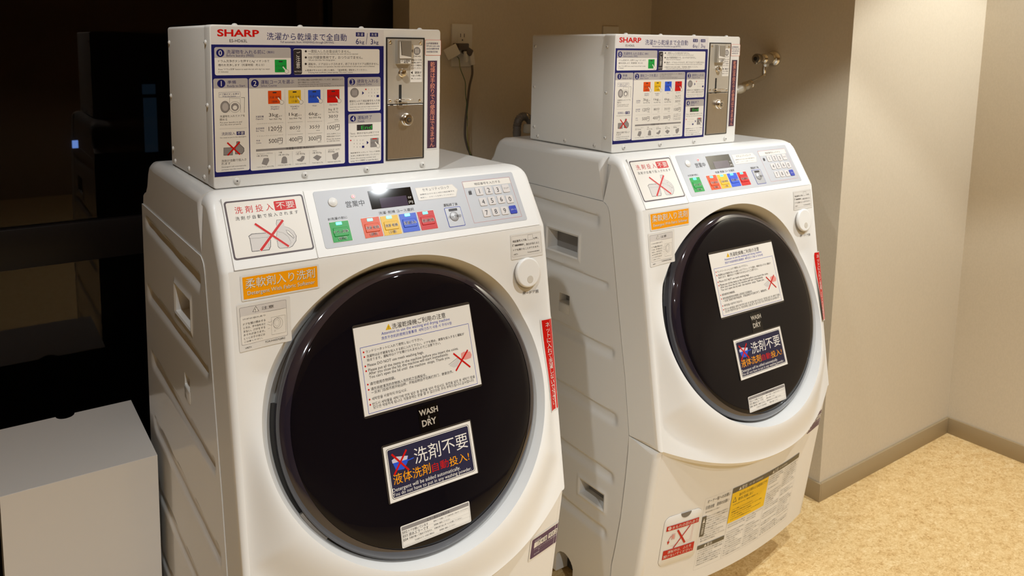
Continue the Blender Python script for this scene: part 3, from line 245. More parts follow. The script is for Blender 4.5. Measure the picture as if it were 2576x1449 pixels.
'notice_card':[('R',-1004,38,1220,1458,40,'LM',0.6),('R',-989,72,1208,1415,2,'W',1),('O',-916,95,1134,1103,2,7,'BB',2),('P',[(-431,1284),(-367,1377),(-324,1282)],'YE',2),('T','!',-387,1290,-362,1343,'K',1,3),('T','洗濯乾燥機ご利用の注意',-311,1294,708,1349,'K',1,3),('T','Attention to use the washing and drying machine',-515,1221,777,1255,'BB',1,3),('T','洗衣干衣机的使用注意事项  세탁건조기 사용 시 주의사항',-526,1152,807,1192,'BB',0,3),('T','ランドリーネットに入れて使用しないで下さい。',-825,1003,214,1045,'K',1,3),('C',-863,1024,14,14,'R',2),('T','洗濯物は必ず硬貨を投入する前に入れて下さい。ドアを閉め、硬貨を投入すると運転が',-822,930,1017,972,'K',1,3),('C',-860,951,14,14,'R',2),('T','始まります。運転中はドアを開けられませんのでご注意下さい。',-823,874,537,916,'K',1,3),('T','Please DO NOT use mesh washing bags.',-827,788,193,830,'K',1,3),('C',-865,809,14,14,'R',2),('T','Please put all the items in the machine before you insert the coins.',-824,714,857,756,'K',1,3),('C',-862,735,14,14,'R',2),('T','After you close the lid, the machine will start immediately.',-823,662,651,704,'K',1,3),('T',"You can't open the lid until  the machine  stops. Thank you.",-825,607,673,649,'K',1,3),('T','请勿使用衣物网袋。',-827,510,-382,552,'K',1,3),('C',-865,531,14,14,'R',2),('T','请先将欲清洗的衣物放入洗衣机之后再投币。',-824,430,186,472,'K',1,3),('C',-862,451,14,14,'R',2),('T','一旦关门后投币就开始运转，开始运转后不可再打开门，谢谢合作。',-825,375,691,417,'K',1,3),('T','세탁망을 사용하지 마십시오.',-831,283,-204,325,'K',1,3),('C',-869,304,14,14,'R',2),('T','반드시 세탁물을 세탁기에 먼저 넣은 후 동전을 넣어 주십시오. 동전을 넣은 후 세탁기 문을',-831,204,1096,246,'K',1,3),('C',-869,225,14,14,'R',2),('T','닫으면 작동하게 됩니다. 작동중에는 문을 열 수 없으므로 주의 부탁드립니다.감사합니다.',-823,152,1074,194,'K',1,3),('P',[(897,647),(955,662),(1081,642),(1103,582),(1079,534),(967,527),(889,555)],'PI',2),('L',628,517,814,589,4,'K',3),('P',[(634,500),(821,580),(858,535),(789,460),(724,452)],'S2',2),('L',748,677,1037,392,26,'R',5),('L',748,392,1037,677,26,'R',5.3)],
'wash_dry_label':[('R',-67,-446,296,-6,3,'BK',1),('T','WASH',-50,-138,303,-81,'LG',2,3),('T','&',77,-216,162,-176,'LG',0,3),('T','DRY',-22,-300,248,-254,'LG',2,3)],
'detergent_card':[('R',-787,-1290,890,-422,30,'LM',0.6),('R',-758,-1280,871,-450,3,'W',1),('R',-716,-1238,829,-492,40,'K',1.2),('R',-708,-1230,821,-500,34,'W',1.5),('R',-696,-1218,809,-512,28,'K',1.7999999999999998),('R',-692,-1214,805,-516,22,'DN',2.0999999999999996),('T','洗剤不要',-244,-830,768,-611,'W',1,3),('T','液体洗剤',-658,-1027,11,-894,'AM',1,3),('T','自動',39,-1039,350,-908,'R',1,3),('T','投入!',367,-1046,749,-907,'AM',1,3),('T','Detergent will be added automatically.',-694,-1145,552,-1088,'W',0,3),('T','You do not have to put in any washing powder.',-700,-1212,760,-1153,'W',0,3),('P',[(-644,-668),(-349,-676),(-374,-767),(-446,-852),(-587,-837)],'BL',3),('P',[(-639,-670),(-554,-637),(-353,-675),(-377,-725),(-634,-719)],'W2',3.3),('L',-370,-743,-256,-734,16,'BL',3),('L',-630,-581,-366,-890,30,'R',5),('L',-630,-890,-366,-581,30,'R',5.3)],
'error_label':[('R',-681,-1982,594,-1655,22,'W',1),('O',-666,-1967,579,-1670,15,3,'DG',2),('R',-661,-1724,574,-1675,8,'S',1.5),('T','エラー表示と対処方法',-216,-1718,204,-1684,'K',0,3),('L',-661,-1782,574,-1782,1,'DG',2),('T','E02',-651,-1773,-571,-1738,'K',0,3),('T','ドアが開いています',-551,-1773,-201,-1741,'K',0,3),('T','確実にドアを閉め、コース選択を押して再スタートしてください',-101,-1770,559,-1744,'K',0,3),('L',-661,-1836,574,-1836,1,'DG',2),('T','E03',-651,-1827,-571,-1793,'K',0,3),('T','排水エラーです',-551,-1827,-201,-1796,'K',0,3),('T','管理者に連絡してください',-101,-1825,199,-1799,'K',0,3),('L',-661,-1891,574,-1891,1,'DG',2),('T','E04',-651,-1882,-571,-1848,'K',0,3),('T','衣類が偏って脱水できません',-551,-1882,-141,-1850,'K',0,3),('T','衣類を取り出し均一に入れ直してください',-101,-1879,419,-1853,'K',0,3),('L',-661,-1945,574,-1945,1,'DG',2),('T','その他のエラーが出た場合は',-461,-1936,-111,-1905,'K',0,3),('T','管理者に連絡してください',-11,-1934,289,-1908,'K',0,3)],
'spec_sheet':[('O',-1491,1298,-660,3093,15,2,'DG',1.5),('O',-652,1298,644,3093,15,2,'DG',1.5),('O',652,1298,1974,3093,15,2,'DG',1.5),('R',-649,2963,642,3090,12,'GG',2),('R',655,2963,1971,3090,12,'GG',2),('R',-649,2200,642,2968,1,'YL',2),('T','▲警告',-452,2978,-172,3073,'W',1,3),('T','火災・感電・けがの恐れあり',-102,2998,398,3053,'W',0,3),('T','▲注意',772,2978,1012,3073,'W',1,3),('T','けが・水もれの恐れあり',1062,2998,1402,3053,'W',0,3),('T','オーナー様へのお願い',-1411,2953,-712,3043,'K',1,3),('T','日常点検\u3000清掃のお願い',-1431,2803,-732,2893,'K',0,3),('T','油の付いた衣類などは乾燥までや',-412,2823,592,2903,'K',0,3),('T','絶対に乾燥しない',-412,2713,98,2793,'K',0,3),('T','△',-592,2713,-472,2853,'K',1,3),('T','さまを近づけない事故の原因にな',-572,2628,308,2663,'K',0,3),('T','ィルターを清掃してくださいお子さまを近づけ',-572,2504,132,2539,'K',0,3),('T','燥運転中の衣類は取り出さないでください洗濯',-572,2442,485,2477,'K',0,3),('T','上に物を置かない水もれや感電火',-572,2380,132,2415,'K',0,3),('T','ィルターを清掃してくださいお子さまを近づ',-572,2318,485,2353,'K',0,3),('T','かない水もれや感電火災のおそ',-572,2256,132,2291,'K',0,3),('T','ご使用の前に必ず排水フィルターを清掃して',-1441,2719,-997,2753,'K',0,3),('T','は取り出さないでください洗濯機の上に物を置かない',-1441,2599,-702,2633,'K',0,3),('T','の衣類は取り出さないでください洗濯機の上に',-1441,2539,-702,2573,'K',0,3),('T','ィルターを清掃してくださいお子さ',-1441,2479,-886,2513,'K',0,3),('T','に必ず排水フィルターを清掃してくださ',-1441,2419,-776,2453,'K',0,3),('T','ず排水フィルターを清掃してくださいお子さま',-1441,2359,-702,2393,'K',0,3),('T','中の衣類は取り出さないでく',-1441,2299,-702,2333,'K',0,3),('T','必ず排水フィルターを清掃してくだ',-1441,2239,-997,2273,'K',0,3),('T','を清掃してくださいお子さまを近づけな',-1441,2179,-776,2213,'K',0,3),('T','の前に必ず排水フィルターを清掃してくださ',-1441,2119,-886,2153,'K',0,3),('T','転中の衣類は取り出さないでください',-1441,2059,-702,2093,'K',0,3),('T','洗濯機の上に物を置かない水もれや感電火災のお',-1441,1999,-997,2033,'K',0,3),('R',-1481,1818,-672,1918,1,'GG',2),('T','▲警告',-1291,1828,-1041,1908,'W',1,3),('T','いお子さまを近づけない事故の原因になりま',-1441,1754,-702,1788,'K',0,3),('T','お子さまを近づけない事故の原因',-1441,1694,-702,1728,'K',0,3),('T','ルターを清掃してくださいお',-1441,1634,-997,1668,'K',0,3),('T','がありますご使用の前に必ず',-1441,1574,-702,1608,'K',0,3),('T','運転中の衣類は取り出さないで',-1441,1514,-702,1548,'K',0,3),('T','でください洗濯機の上に物を置かない水',-1441,1454,-702,1488,'K',0,3),('T','の衣類は取り出さないでください洗濯機の上に物を置',-1441,1394,-776,1428,'K',0,3),('R',-1486,2148,-1366,2648,1,'GG',3.5),('V','▲注意',-1461,2198,-1391,2598,'W',1,4),('L',0,1328,0,2170,2,'DG',2),('T','ださいお子さまを近づけない事故の原',-612,2127,-30,2160,'K',0,3),('T','災のおそれがありますご使',-612,2067,-30,2100,'K',0,3),('T','てくださいお子さまを近づけない事故の原因に',-612,1947,-30,1980,'K',0,3),('T','電火災のおそれがありますご使用の前に',-612,1887,-175,1920,'K',0,3),('T','の衣類は取り出さないでください洗濯機の上に物を',-612,1827,-30,1860,'K',0,3),('T','すご使用の前に必ず排水フィル',-612,1767,-88,1800,'K',0,3),('T','ご使用の前に必ず排水フィルターを清掃して',-612,1707,-263,1740,'K',0,3),('T','ないでください洗濯機の上に物を置かない水もれ',-612,1647,-175,1680,'K',0,3),('T','を清掃してくださいお子さまを近づけない事故の原因',-612,1587,-30,1620,'K',0,3),('T','ない水もれや感電火災のおそれがありますご使用の',-612,1527,-30,1560,'K',0,3),('T','掃してくださいお子さまを近づけな',-612,1467,-30,1500,'K',0,3),('T','前に必ず排水フィルターを',-612,1407,-175,1440,'K',0,3),('T','ださい洗濯機の上に物を置かない水もれ',-612,1347,-30,1380,'K',0,3),('T','フィルターを清掃してくださいお子さ',40,2127,612,2160,'K',0,3),('T','や感電火災のおそれがありますご使用',40,2067,383,2100,'K',0,3),('T','類は取り出さないでください洗濯機の上に物を',40,2007,383,2040,'K',0,3),('T','水もれや感電火災のおそれがあります',40,1887,383,1920,'K',0,3),('T','のおそれがありますご使用の前に必ず排水フィ',40,1827,612,1860,'K',0,3),('T','ますご使用の前に必ず排水フィルター',40,1767,469,1800,'K',0,3),('T','すご使用の前に必ず排水フィルターを清掃してくださ',40,1707,612,1740,'K',0,3),('T','いお子さまを近づけない事',40,1647,383,1680,'K',0,3),('T','を清掃してくださいお子さまを近づ',40,1587,612,1620,'K',0,3),('T','ない水もれや感電火災のおそれがあ',40,1527,612,1560,'K',0,3),('T','さないでください洗濯機の上に物を置か',40,1467,612,1500,'K',0,3),('T','置かない水もれや感電火災のおそれが',40,1407,555,1440,'K',0,3),('T','り出さないでください洗濯機の',40,1347,612,1380,'K',0,3),('L',1313,1648,1313,2953,2,'DG',2),('T','いお子さまを近づけない事故の原',692,2890,1224,2923,'K',0,3),('T','でください洗濯機の上に物を置かない水もれや感電火',692,2830,1283,2863,'K',0,3),('T','のおそれがありますご使用の前に',692,2770,1135,2803,'K',0,3),('T','れがありますご使用の前に必ず排水',692,2710,1047,2743,'K',0,3),('T','がありますご使用の前に必ず排水フィルターを',692,2590,1135,2623,'K',0,3),('T','掃してくださいお子さまを近づけな',692,2470,1283,2503,'K',0,3),('T','前に必ず排水フィルターを清掃してくださいお子',692,2410,1283,2443,'K',0,3),('T','中の衣類は取り出さないでください洗濯',692,2350,1224,2383,'K',0,3),('T','ルターを清掃してください',692,2290,1135,2323,'K',0,3),('T','さいお子さまを近づけない事故の原因に',692,2230,1047,2263,'K',0,3),('T','水フィルターを清掃してくださいお子さまを近づけ',692,2170,1047,2203,'K',0,3),('T','くださいお子さまを近づけない事故',692,2110,1283,2143,'K',0,3),('T','さまを近づけない事故の原因',692,2050,1283,2083,'K',0,3),('T','の衣類は取り出さないでください',692,1930,1283,1963,'K',0,3),('T','清掃してくださいお子さまを近づけない事故の原因',692,1870,1283,1903,'K',0,3),('T','お子さまを近づけない事故の原因になり',692,1810,1283,1843,'K',0,3),('T','でください洗濯機の上に物を置かない水もれや感電',692,1690,1283,1723,'K',0,3),('T','運転中の衣類は取り出さないでく',692,1630,1135,1663,'K',0,3),('T','近づけない事故の原因にな',1343,2890,1944,2923,'K',0,3),('T','くださいお子さまを近づけない事故',1343,2830,1884,2863,'K',0,3),('T','ありますご使用の前に必ず',1343,2770,1944,2803,'K',0,3),('T','でください洗濯機の上に物を置かない水もれ',1343,2710,1944,2743,'K',0,3),('T','ください洗濯機の上に物を置かない',1343,2650,1944,2683,'K',0,3),('T','用の前に必ず排水フィルターを清掃してくださ',1343,2590,1944,2623,'K',0,3),('T','れや感電火災のおそれがあります',1343,2530,1794,2563,'K',0,3),('T','衣類は取り出さないでください洗濯機の',1343,2470,1884,2503,'K',0,3),('T','類は取り出さないでくださ',1343,2410,1944,2443,'K',0,3),('T','は取り出さないでください',1343,2290,1884,2323,'K',0,3),('T','出さないでください洗濯機の上に物を置かない水も',1343,2230,1794,2263,'K',0,3),('T','洗濯機の上に物を置かない水もれや感',1343,2170,1944,2203,'K',0,3),('T','ご使用の前に必ず排水フィルターを清掃',1343,2050,1794,2083,'K',0,3),('T','上に物を置かない水もれや感電火災',1343,1990,1944,2023,'K',0,3),('T','さいお子さまを近づけない事故',1343,1930,1944,1963,'K',0,3),('T','り出さないでください洗濯機の上に物を',1343,1870,1794,1903,'K',0,3),('T','水フィルターを清掃してくださいお子',1343,1810,1794,1843,'K',0,3),('T','すご使用の前に必ず排水フィルターを清掃し',1343,1750,1704,1783,'K',0,3),('T','必ず排水フィルターを清掃してくださいお子さ',1343,1690,1944,1723,'K',0,3),('T','のおそれがありますご使用の前に必ず排水',1343,1630,1884,1663,'K',0,3),('T','水フィルターを清掃してくださいお子さ',712,1543,1934,1578,'K',0,3),('T','れや感電火災のおそれがありますご使用の前',712,1483,1445,1518,'K',0,3),('T','に必ず排水フィルターを清掃してくださいお子さまを',712,1423,1934,1458,'K',0,3),('T','おそれがありますご使用の',712,1363,1934,1398,'K',0,3)],
'hatch_label':[('R',-2463,2578,-1605,2696,1,'RD',1.5),('C',-2383,2637,42,42,'W',2),('T','!',-2390,2603,-2376,2671,'R',2,3),('T','水もれの恐れあり',-2323,2600,-1635,2674,'W',0,3),('R',-2458,1882,-1628,2103,1,'RD',1.5),('T','運転中は、ふたを',-2338,2000,-1708,2081,'W',0,3),('T','開けないでください。',-2428,1904,-1658,1984,'W',0,3),('L',-2158,2538,-1908,2163,45,'RD',3),('L',-1828,2568,-2208,2113,26,'RD',3.3),('O',-2298,2338,-2208,2478,5,5,'RD',2),('R',-2278,2358,-2228,2458,3,'PI',2),('L',-2308,2438,-2358,2358,12,'RD',2),('L',-2358,2358,-2368,2298,12,'RD',2),('P',[(-2398,2318),(-2328,2308),(-2368,2238)],'RD',2.2),('L',-2298,2183,-1768,2203,3,'RD',2),('L',-1768,2203,-1758,2568,3,'RD',2),('L',-2258,2153,-1738,2163,3,'RD',2),('L',-1738,2163,-1728,2568,3,'RD',2)],
'service_label':[('R',2155,3396,2993,3868,25,'C',0.6),('R',2195,3426,2963,3838,25,'VI',1),('T','管理番号',2264,3756,2441,3797,'W2',0,3),('R',2264,3632,2347,3744,1,'W',2),('R',2354,3632,2437,3744,1,'W',2),('R',2445,3632,2528,3744,1,'W',2),('R',2536,3632,2619,3744,1,'W',2),('R',2660,3632,2740,3744,1,'W',2),('R',2748,3632,2829,3744,1,'W',2),('R',2836,3632,2917,3744,1,'W',2),('T','7',2378,3649,2416,3727,'K',0,3),('T','4',2468,3649,2507,3727,'K',0,3),('T','8',2559,3649,2597,3727,'K',0,3),('T','9',2683,3649,2721,3727,'K',0,3),('T','0',2771,3649,2810,3727,'K',0,3),('T','2',2860,3649,2898,3727,'K',0,3),('T','アメニティシステム株式会社',2271,3579,2925,3616,'W2',0,3),('T','TEL ・・・・・・・・・・',2387,3533,2794,3562,'W2',0,3),('T','受付時間・・・・・・・・・・・・・',2287,3476,2886,3509,'W2',0,3)],
}
POS={'green': [-0.1202, 0.0216, -0.0874, 0.0552], 'orange': [-0.065, 0.0214, -0.0324, 0.0552], 'yellow': [-0.0303, 0.0212, 0.0022, 0.0544], 'blue': [0.0049, 0.0217, 0.0372, 0.0543], 'red': [0.0398, 0.0215, 0.0721, 0.0543], 'unlock': [0.0943, 0.0195, 0.1277, 0.0554], 'power': [-0.1056, 0.0885], 'led': [-0.0683, 0.0943], 'unlockdome': [0.11, 0.0381], 'k00': [0.1765, 0.0784], 'k01': [0.1972, 0.0785], 'k02': [0.2167, 0.0773], 'k03': [0.2362, 0.0783], 'k10': [0.178, 0.0578], 'k11': [0.1975, 0.0581], 'k12': [0.218, 0.0585], 'k13': [0.237, 0.0567], 'k20': [0.1781, 0.037], 'k21': [0.1981, 0.037], 'k22': [0.2178, 0.0365], 'k23': [0.2372, 0.0363], 'leds': [[-0.1043, 0.0518], [-0.0495, 0.0513], [-0.0145, 0.0514], [0.0202, 0.0514], [0.055, 0.051]], 'notice': [-0.1004, 0.0038, 0.122, 0.1458], 'sheet': [-0.1491, 0.1298, 0.1974, 0.3093]}

# ------------------------------------------------------------------ lettering: every printed string as flat geometry
TXT = {}
def key(op): return (op[1], op[7] if len(op) > 7 else 0, op[0] == 'V')
def prepare_text():
    ks = {}
    for ops in LB.values():
        for op in ops:
            if op[0] in 'TV': ks[(op[1], op[7], op[0] == 'V')] = max(ks.get((op[1], op[7], op[0] == 'V'), 0), abs(op[5] - op[3]) if op[0] == 'T' else 100)
    tmp = []
    for (s, bold, vert), hh in ks.items():
        c = bpy.data.curves.new('lettering', 'FONT'); c.body = '\n'.join(s) if vert else s
        if vert: c.align_x = 'CENTER'; c.space_line = .92
        c.resolution_u = 3 if hh > 60 else 2; c.offset = {0: 0, 1: .0, 2: .03, 3: .0}[bold]; c.fill_mode = 'FRONT'
        o = bpy.data.objects.new('lettering', c); COL.objects.link(o); tmp.append(((s, bold, vert), o, c))
    bpy.context.view_layer.update(); dg = bpy.context.evaluated_depsgraph_get()
    for k, o, c in tmp:
        oe = o.evaluated_get(dg); me = oe.to_mesh()
        v = np.empty(len(me.vertices) * 3, dtype=np.float64); me.vertices.foreach_get('co', v); v = v.reshape(-1, 3)[:, :2]
        me.calc_loop_triangles(); t = np.empty(len(me.loop_triangles) * 3, dtype=np.int32); me.loop_triangles.foreach_get('vertices', t)
        t = t.reshape(-1, 3)
        if bold in (1, 3) and len(v):      # heavier strokes: the letters printed again a hair beside themselves
            nv_, g_ = len(v), .022 if bold == 1 else .05; sh = [(0, 0), (g_, 0), (g_ / 2, g_ / 2)] if bold == 1 else [(-g_, 0), (g_, 0), (0, g_), (0, -g_), (0, 0)]
            v = np.concatenate([v + np.array(q) for q in sh]); t = np.concatenate([t + nv_ * k2 for k2 in range(len(sh))])
        if len(v):
            lo, hi = v.min(0), v.max(0); asp = (hi[1] - lo[1]) / max(hi[0] - lo[0], 1e-6); v = (v - lo) / np.maximum(hi - lo, 1e-6)
        TXT[k] = (v, t, asp if len(v) else 1); oe.to_mesh_clear()
    for k, o, c in tmp: bpy.data.objects.remove(o); bpy.data.curves.remove(c)
prepare_text()
U = 1e-4
def decal(name, ops, mapf, parent, lift=.00035, step=.00012, fine=1, label=None, natural=True):
    """builds one printed label; mapf(u, v, off) takes numpy arrays -> (n,3)"""
    VV, FF, MI, mats = [], [], [], []; nv = 0
    def mi(c):
        if c not in mats: mats.append(c)
        return mats.index(c)
    def put(uv, faces, ly, col):
        nonlocal nv
        uv = np.asarray(uv, dtype=float); VV.append(mapf(uv[:, 0], uv[:, 1], np.full(len(uv), lift + step * ly)))
        k = mi(col)
        for f in faces: FF.append([i + nv for i in f])
        MI.extend([k] * len(faces)); nv += len(uv)
    def band(p, q, wd, col, ly):
        nseg = max(1, int(math.hypot(q[0] - p[0], q[1] - p[1]) / .03)) if fine > 1 else 1
        d = Vector((q[0] - p[0], q[1] - p[1]));
        if d.length < 1e-7: return
        nn = Vector((-d.y, d.x)).normalized() * wd / 2; uv = []
        for k in range(nseg + 1):
            t = k / nseg; x, y = p[0] + d.x * t, p[1] + d.y * t; uv += [(x - nn.x, y - nn.y), (x + nn.x, y + nn.y)]
        put(uv, [(2 * k, 2 * k + 2, 2 * k + 3, 2 * k + 1) for k in range(nseg)], ly, col)
    for op in ops:
        t = op[0]
        if t in 'TV':
            s, x0, y0, x1, y1, col, bold, ly = op[1:]
            v, tr, asp = TXT[(s, bold, t == 'V')]
            if t == 'T' and len(s) == 1 and s.isascii():
                xm, w_ = (x0 + x1) / 2, (y1 - y0) / asp; x0, x1 = xm - w_ / 2, xm + w_ / 2
            elif t == 'T' and asp < .42 and s != 'SHARP':      # keep the natural letter proportions on the measured width
                ym, hh_ = (y0 + y1) / 2, min(max((x1 - x0) * asp, (y1 - y0) * .6), max((y1 - y0) * 2.4, 24)) if natural else y1 - y0; y0, y1 = ym - hh_ / 2, ym + hh_ / 2
            if len(v): put(np.stack([(x0 + (x1 - x0) * v[:, 0]) * U, (y0 + (y1 - y0) * v[:, 1]) * U], 1), tr.tolist(), ly, col)
        elif t == 'R':
            x0, y0, x1, y1, r_, col, ly = op[1:]; x0, y0, x1, y1, r_ = x0 * U, y0 * U, x1 * U, y1 * U, r_ * U
            r_ = min(r_, (x1 - x0) / 2, (y1 - y0) / 2); xs = set(np.linspace(x0, x1, 2 if fine == 1 else max(2, int((x1 - x0) / (.012 if fine == 2 else .004)) + 2)).round(6))
            if r_ > 2e-5:
                for k in range(6): a = r_ * (1 - math.cos(PI / 2 * k / 5)); xs.add(round(x0 + a, 6)); xs.add(round(x1 - a, 6))
            xs = sorted(xs); ny = 1 if fine == 1 else max(1, int((y1 - y0) / (.012 if fine == 2 else .004))); uv = []
            for x in xs:
                d = min(x - x0, x1 - x); ins = r_ - math.sqrt(max(0, r_ * r_ - (r_ - d) ** 2)) if d < r_ else 0
                for j in range(ny + 1): uv.append((x, y0 + ins + (y1 - y0 - 2 * ins) * j / ny))
            m_ = ny + 1
            put(uv, [(i * m_ + j, (i + 1) * m_ + j, (i + 1) * m_ + j + 1, i * m_ + j + 1) for i in range(len(xs) - 1) for j in range(ny)], ly, col)
        elif t == 'O':
            x0, y0, x1, y1, r_, wd, col, ly = op[1:]; wd *= U
            A = rr_outline(x0 * U, y0 * U, x1 * U, y1 * U, r_ * U, 4); B = rr_outline(x0 * U + wd, y0 * U + wd, x1 * U - wd, y1 * U - wd, max(r_ * U - wd, 0 if len(A) == 4 else 2e-6), 4)
            if len(A) == len(B):
                if fine > 1:
                    A2, B2 = [], []
                    for k in range(len(A)):
                        a0, a1, b0, b1 = A[k], A[(k + 1) % len(A)], B[k], B[(k + 1) % len(B)]; ns = max(1, int(math.dist(a0, a1) / .012))
                        for j in range(ns):
                            s_ = j / ns; A2.append((a0[0] + (a1[0] - a0[0]) * s_, a0[1] + (a1[1] - a0[1]) * s_)); B2.append((b0[0] + (b1[0] - b0[0]) * s_, b0[1] + (b1[1] - b0[1]) * s_))
                    A, B = A2, B2
                k_ = len(A); put(A + B, [(i, (i + 1) % k_, k_ + (i + 1) % k_, k_ + i) for i in range(k_)], ly, col)
        elif t == 'C':
            cx, cy, rx, ry, col, ly = op[1:]; n_ = 24 if rx > 10 else 8
            put([(cx * U + rx * U * math.cos(2 * PI * k / n_), cy * U + ry * U * math.sin(2 * PI * k / n_)) for k in range(n_)], [list(range(n_))], ly, col)
        elif t == 'G':
            cx, cy, rx, ry, wd, col, ly = op[1:]; n_ = 28
            A = [(cx * U + rx * U * math.cos(2 * PI * k / n_), cy * U + ry * U * math.sin(2 * PI * k / n_)) for k in range(n_)]
            B = [(cx * U + (rx - wd) * U * math.cos(2 * PI * k / n_), cy * U + (ry - wd) * U * math.sin(2 * PI * k / n_)) for k in range(n_)]
            put(A + B, [(i, (i + 1) % n_, n_ + (i + 1) % n_, n_ + i) for i in range(n_)], ly, col)
        elif t == 'L':
            x0, y0, x1, y1, wd, col, ly = op[1:]; band((x0 * U, y0 * U), (x1 * U, y1 * U), wd * U, col, ly)
        elif t == 'P':
            pts, col, ly = op[1:]; put([(x * U, y * U) for x, y in pts], [list(range(len(pts)))], ly, col)
    me = mesh(name, np.concatenate(VV).tolist(), FF, [PRINT[c] for c in mats], MI)
    o = obj(name, me, parent, 0)
    if label: o['label'] = label
    return o

# ------------------------------------------------------------------ the room
YB, XA, YC, XD = .6445, 1.370, -.0515, 2.105
XL, YR = -2.3, -4.2
def struct(name, x0, x1, y0, y1, z0, z1, M, bev=0):
    return tag(boxo(name, x0, x1, y0, y1, z0, z1, M, None, bev), kind='structure')
struct('floor', XL - .1, XD + .1, YR - .1, .95, -.06, 0, FLOOR)
struct('ceiling', XL - .1, XD + .1, YR - .1, .95, CEIL, CEIL + .08, CEILM)
struct('wall_back', .435, XA + .1, YB, YB + .12, 0, CEIL, WALL)
struct('wall_alcove', XA, XA + .12, YC + .1, YB, 0, CEIL, WALL)
struct('wall_corner', XA, XD + .1, YC, YC + .1, 0, CEIL, WALL)
struct('wall_right', XD, XD + .1, YR, YC, 0, CEIL, WALL)
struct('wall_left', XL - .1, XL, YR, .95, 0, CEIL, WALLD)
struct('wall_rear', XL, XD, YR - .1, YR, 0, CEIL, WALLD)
HB = .054; TB = .007
def bboard(name, x0, x1, y0, y1): struct(name, x0, x1, y0, y1, .0, HB, BASEB, .0015)
bboard('baseboard_back', .435, XA - TB, YB - TB, YB)
bboard('baseboard_alcove', XA - TB, XA, YC - TB, YB - TB)
bboard('baseboard_corner', XA, XD - TB, YC - TB, YC)
bboard('baseboard_right', XD - TB, XD, YR, YC)
# window: black frame, two rows of night-black glass
YG = .77
win = bpy.data.objects.new('window_1', None); COL.objects.link(win); tag(win, kind='structure')
win['label'] = 'tall black-framed night window behind the white cabinet'
boxo('window_frame', .250, .4345, YG - .035, YG + .06, 0, CEIL, BFRAME, win, .002)
boxo('window_mullion', XL, .250, YG - .02, YG + .03, .752, .845, BFRAME, win, .002)
boxo('window_sill', XL, .250, YG - .03, YG + .04, 0, .10, BFRAME, win, .002)
boxo('window_pane', XL, .250, YG - .003, YG + .003, .10, .752, GLASS, win)
boxo('window_pane', XL, .250, YG - .003, YG + .003, .845, CEIL, GLASS, win)
# dark building across the street with a few dim lit windows
bd = thing('distant_building', 'dark building outside the window with a few small dim blue windows', 'building', (.2, 6.2, -4))
boxo('facade', -3, 3, 0, .3, 0, 7, mat('night_facade', (.004, .004, .005, 1), .9), bd)
LITB = mat('lit_window_blue', (.02, .03, .05, 1), .4, emit=(.22, .42, 1, 1), es=1.6)
LITD = mat('lit_window_dim', (.02, .03, .04, 1), .4, emit=(.15, .32, .5, 1), es=.05)
def lit(x, z, w_, h_, M):
    boxo('lit_window', x - w_ / 2 - .2, x + w_ / 2 - .2, -.03, .0, z - h_ / 2 + 4, z + h_ / 2 + 4, M, bd)
lit(.215, .36, .045, .065, LITB); lit(.845, .83, .11, .09, LITD); lit(.85, .50, .11, .5, LITD)

# ------------------------------------------------------------------ downlight fittings
for dx, dy, wt, cone, bl, lab in DOWN:
    d = thing('downlight', lab, 'ceiling light', (dx, dy, CEIL), group='recessed ceiling downlights')
    lathe('trim_ring', [(.042, .0), (.055, -.0), (.056, -.003), (.050, -.006), (.042, -.004)], BOXW, 28, parent=d)
    lathe('lamp_lens', [(.020, -.001), (.020, -.002), (.0, -.003)], mat('lamp_lens', (.9, .85, .75, 1), .3, emit=(1, .86, .66, 1), es=14), 24, parent=d)

# ------------------------------------------------------------------ washing machine
P1y, P1z = -.107, .936            # break between control panel and door front
C0y, C0z = -.0455, 1.035          # top edge of control panel
P2y, P2z = -.1867, .4578          # lower corner of the front at the sides
fl = math.hypot(P1y - P2y, P1z - P2z); fd = ((P1y - P2y) / fl, (P1z - P2z) / fl); fn = (-fd[1], fd[0])       # front plane: up dir, normal (y,z)
cl = math.hypot(C0y - P1y, C0z - P1z); cd = ((C0y - P1y) / cl, (C0z - P1z) / cl); cn = (-cd[1], cd[0])       # control plane
TOPZ = 1.0376
def ctl(u, v, h=0): return (u, P1y + cd[0] * v + cn[0] * h, P1z + cd[1] * v + cn[1] * h)
def ctl_np(u, v, off): return np.stack([u, P1y + cd[0] * v + cn[0] * off, P1z + cd[1] * v + cn[1] * off], 1)
SX = .2885                          # half width of flat front before the rounded side edge
RX, RS, SCN = .258, .2340, .2510     # bowl rim ellipse on the front plane (x, distance below the break)
def sm(t):
    t = np.clip(t, 0, 1); return t * t * (3 - 2 * t)
def hb(x): return .055 * np.clip(1 - (np.abs(x) / SX) ** 2, 0, 1)
def lipz(x): return .4565 - .057 * (1 - np.clip(np.abs(x) / SX, 0, 1) ** 2.2)
def lips(x): return (P1z - lipz(x) + fn[1] * hb(x)) / fd[1]
TT = np.linspace(0, 2 * PI, 721); BR = []
for t in TT:
    c, s = math.cos(t), math.sin(t); lo, hi = 0, .6
    for _ in range(40):
        mid = (lo + hi) / 2; x, y = c * mid, SCN + s * mid
        if abs(x) > SX or y < 0 or y > float(lips(x)): hi = mid
        else: lo = mid
    BR.append(lo)
BR = np.array(BR)
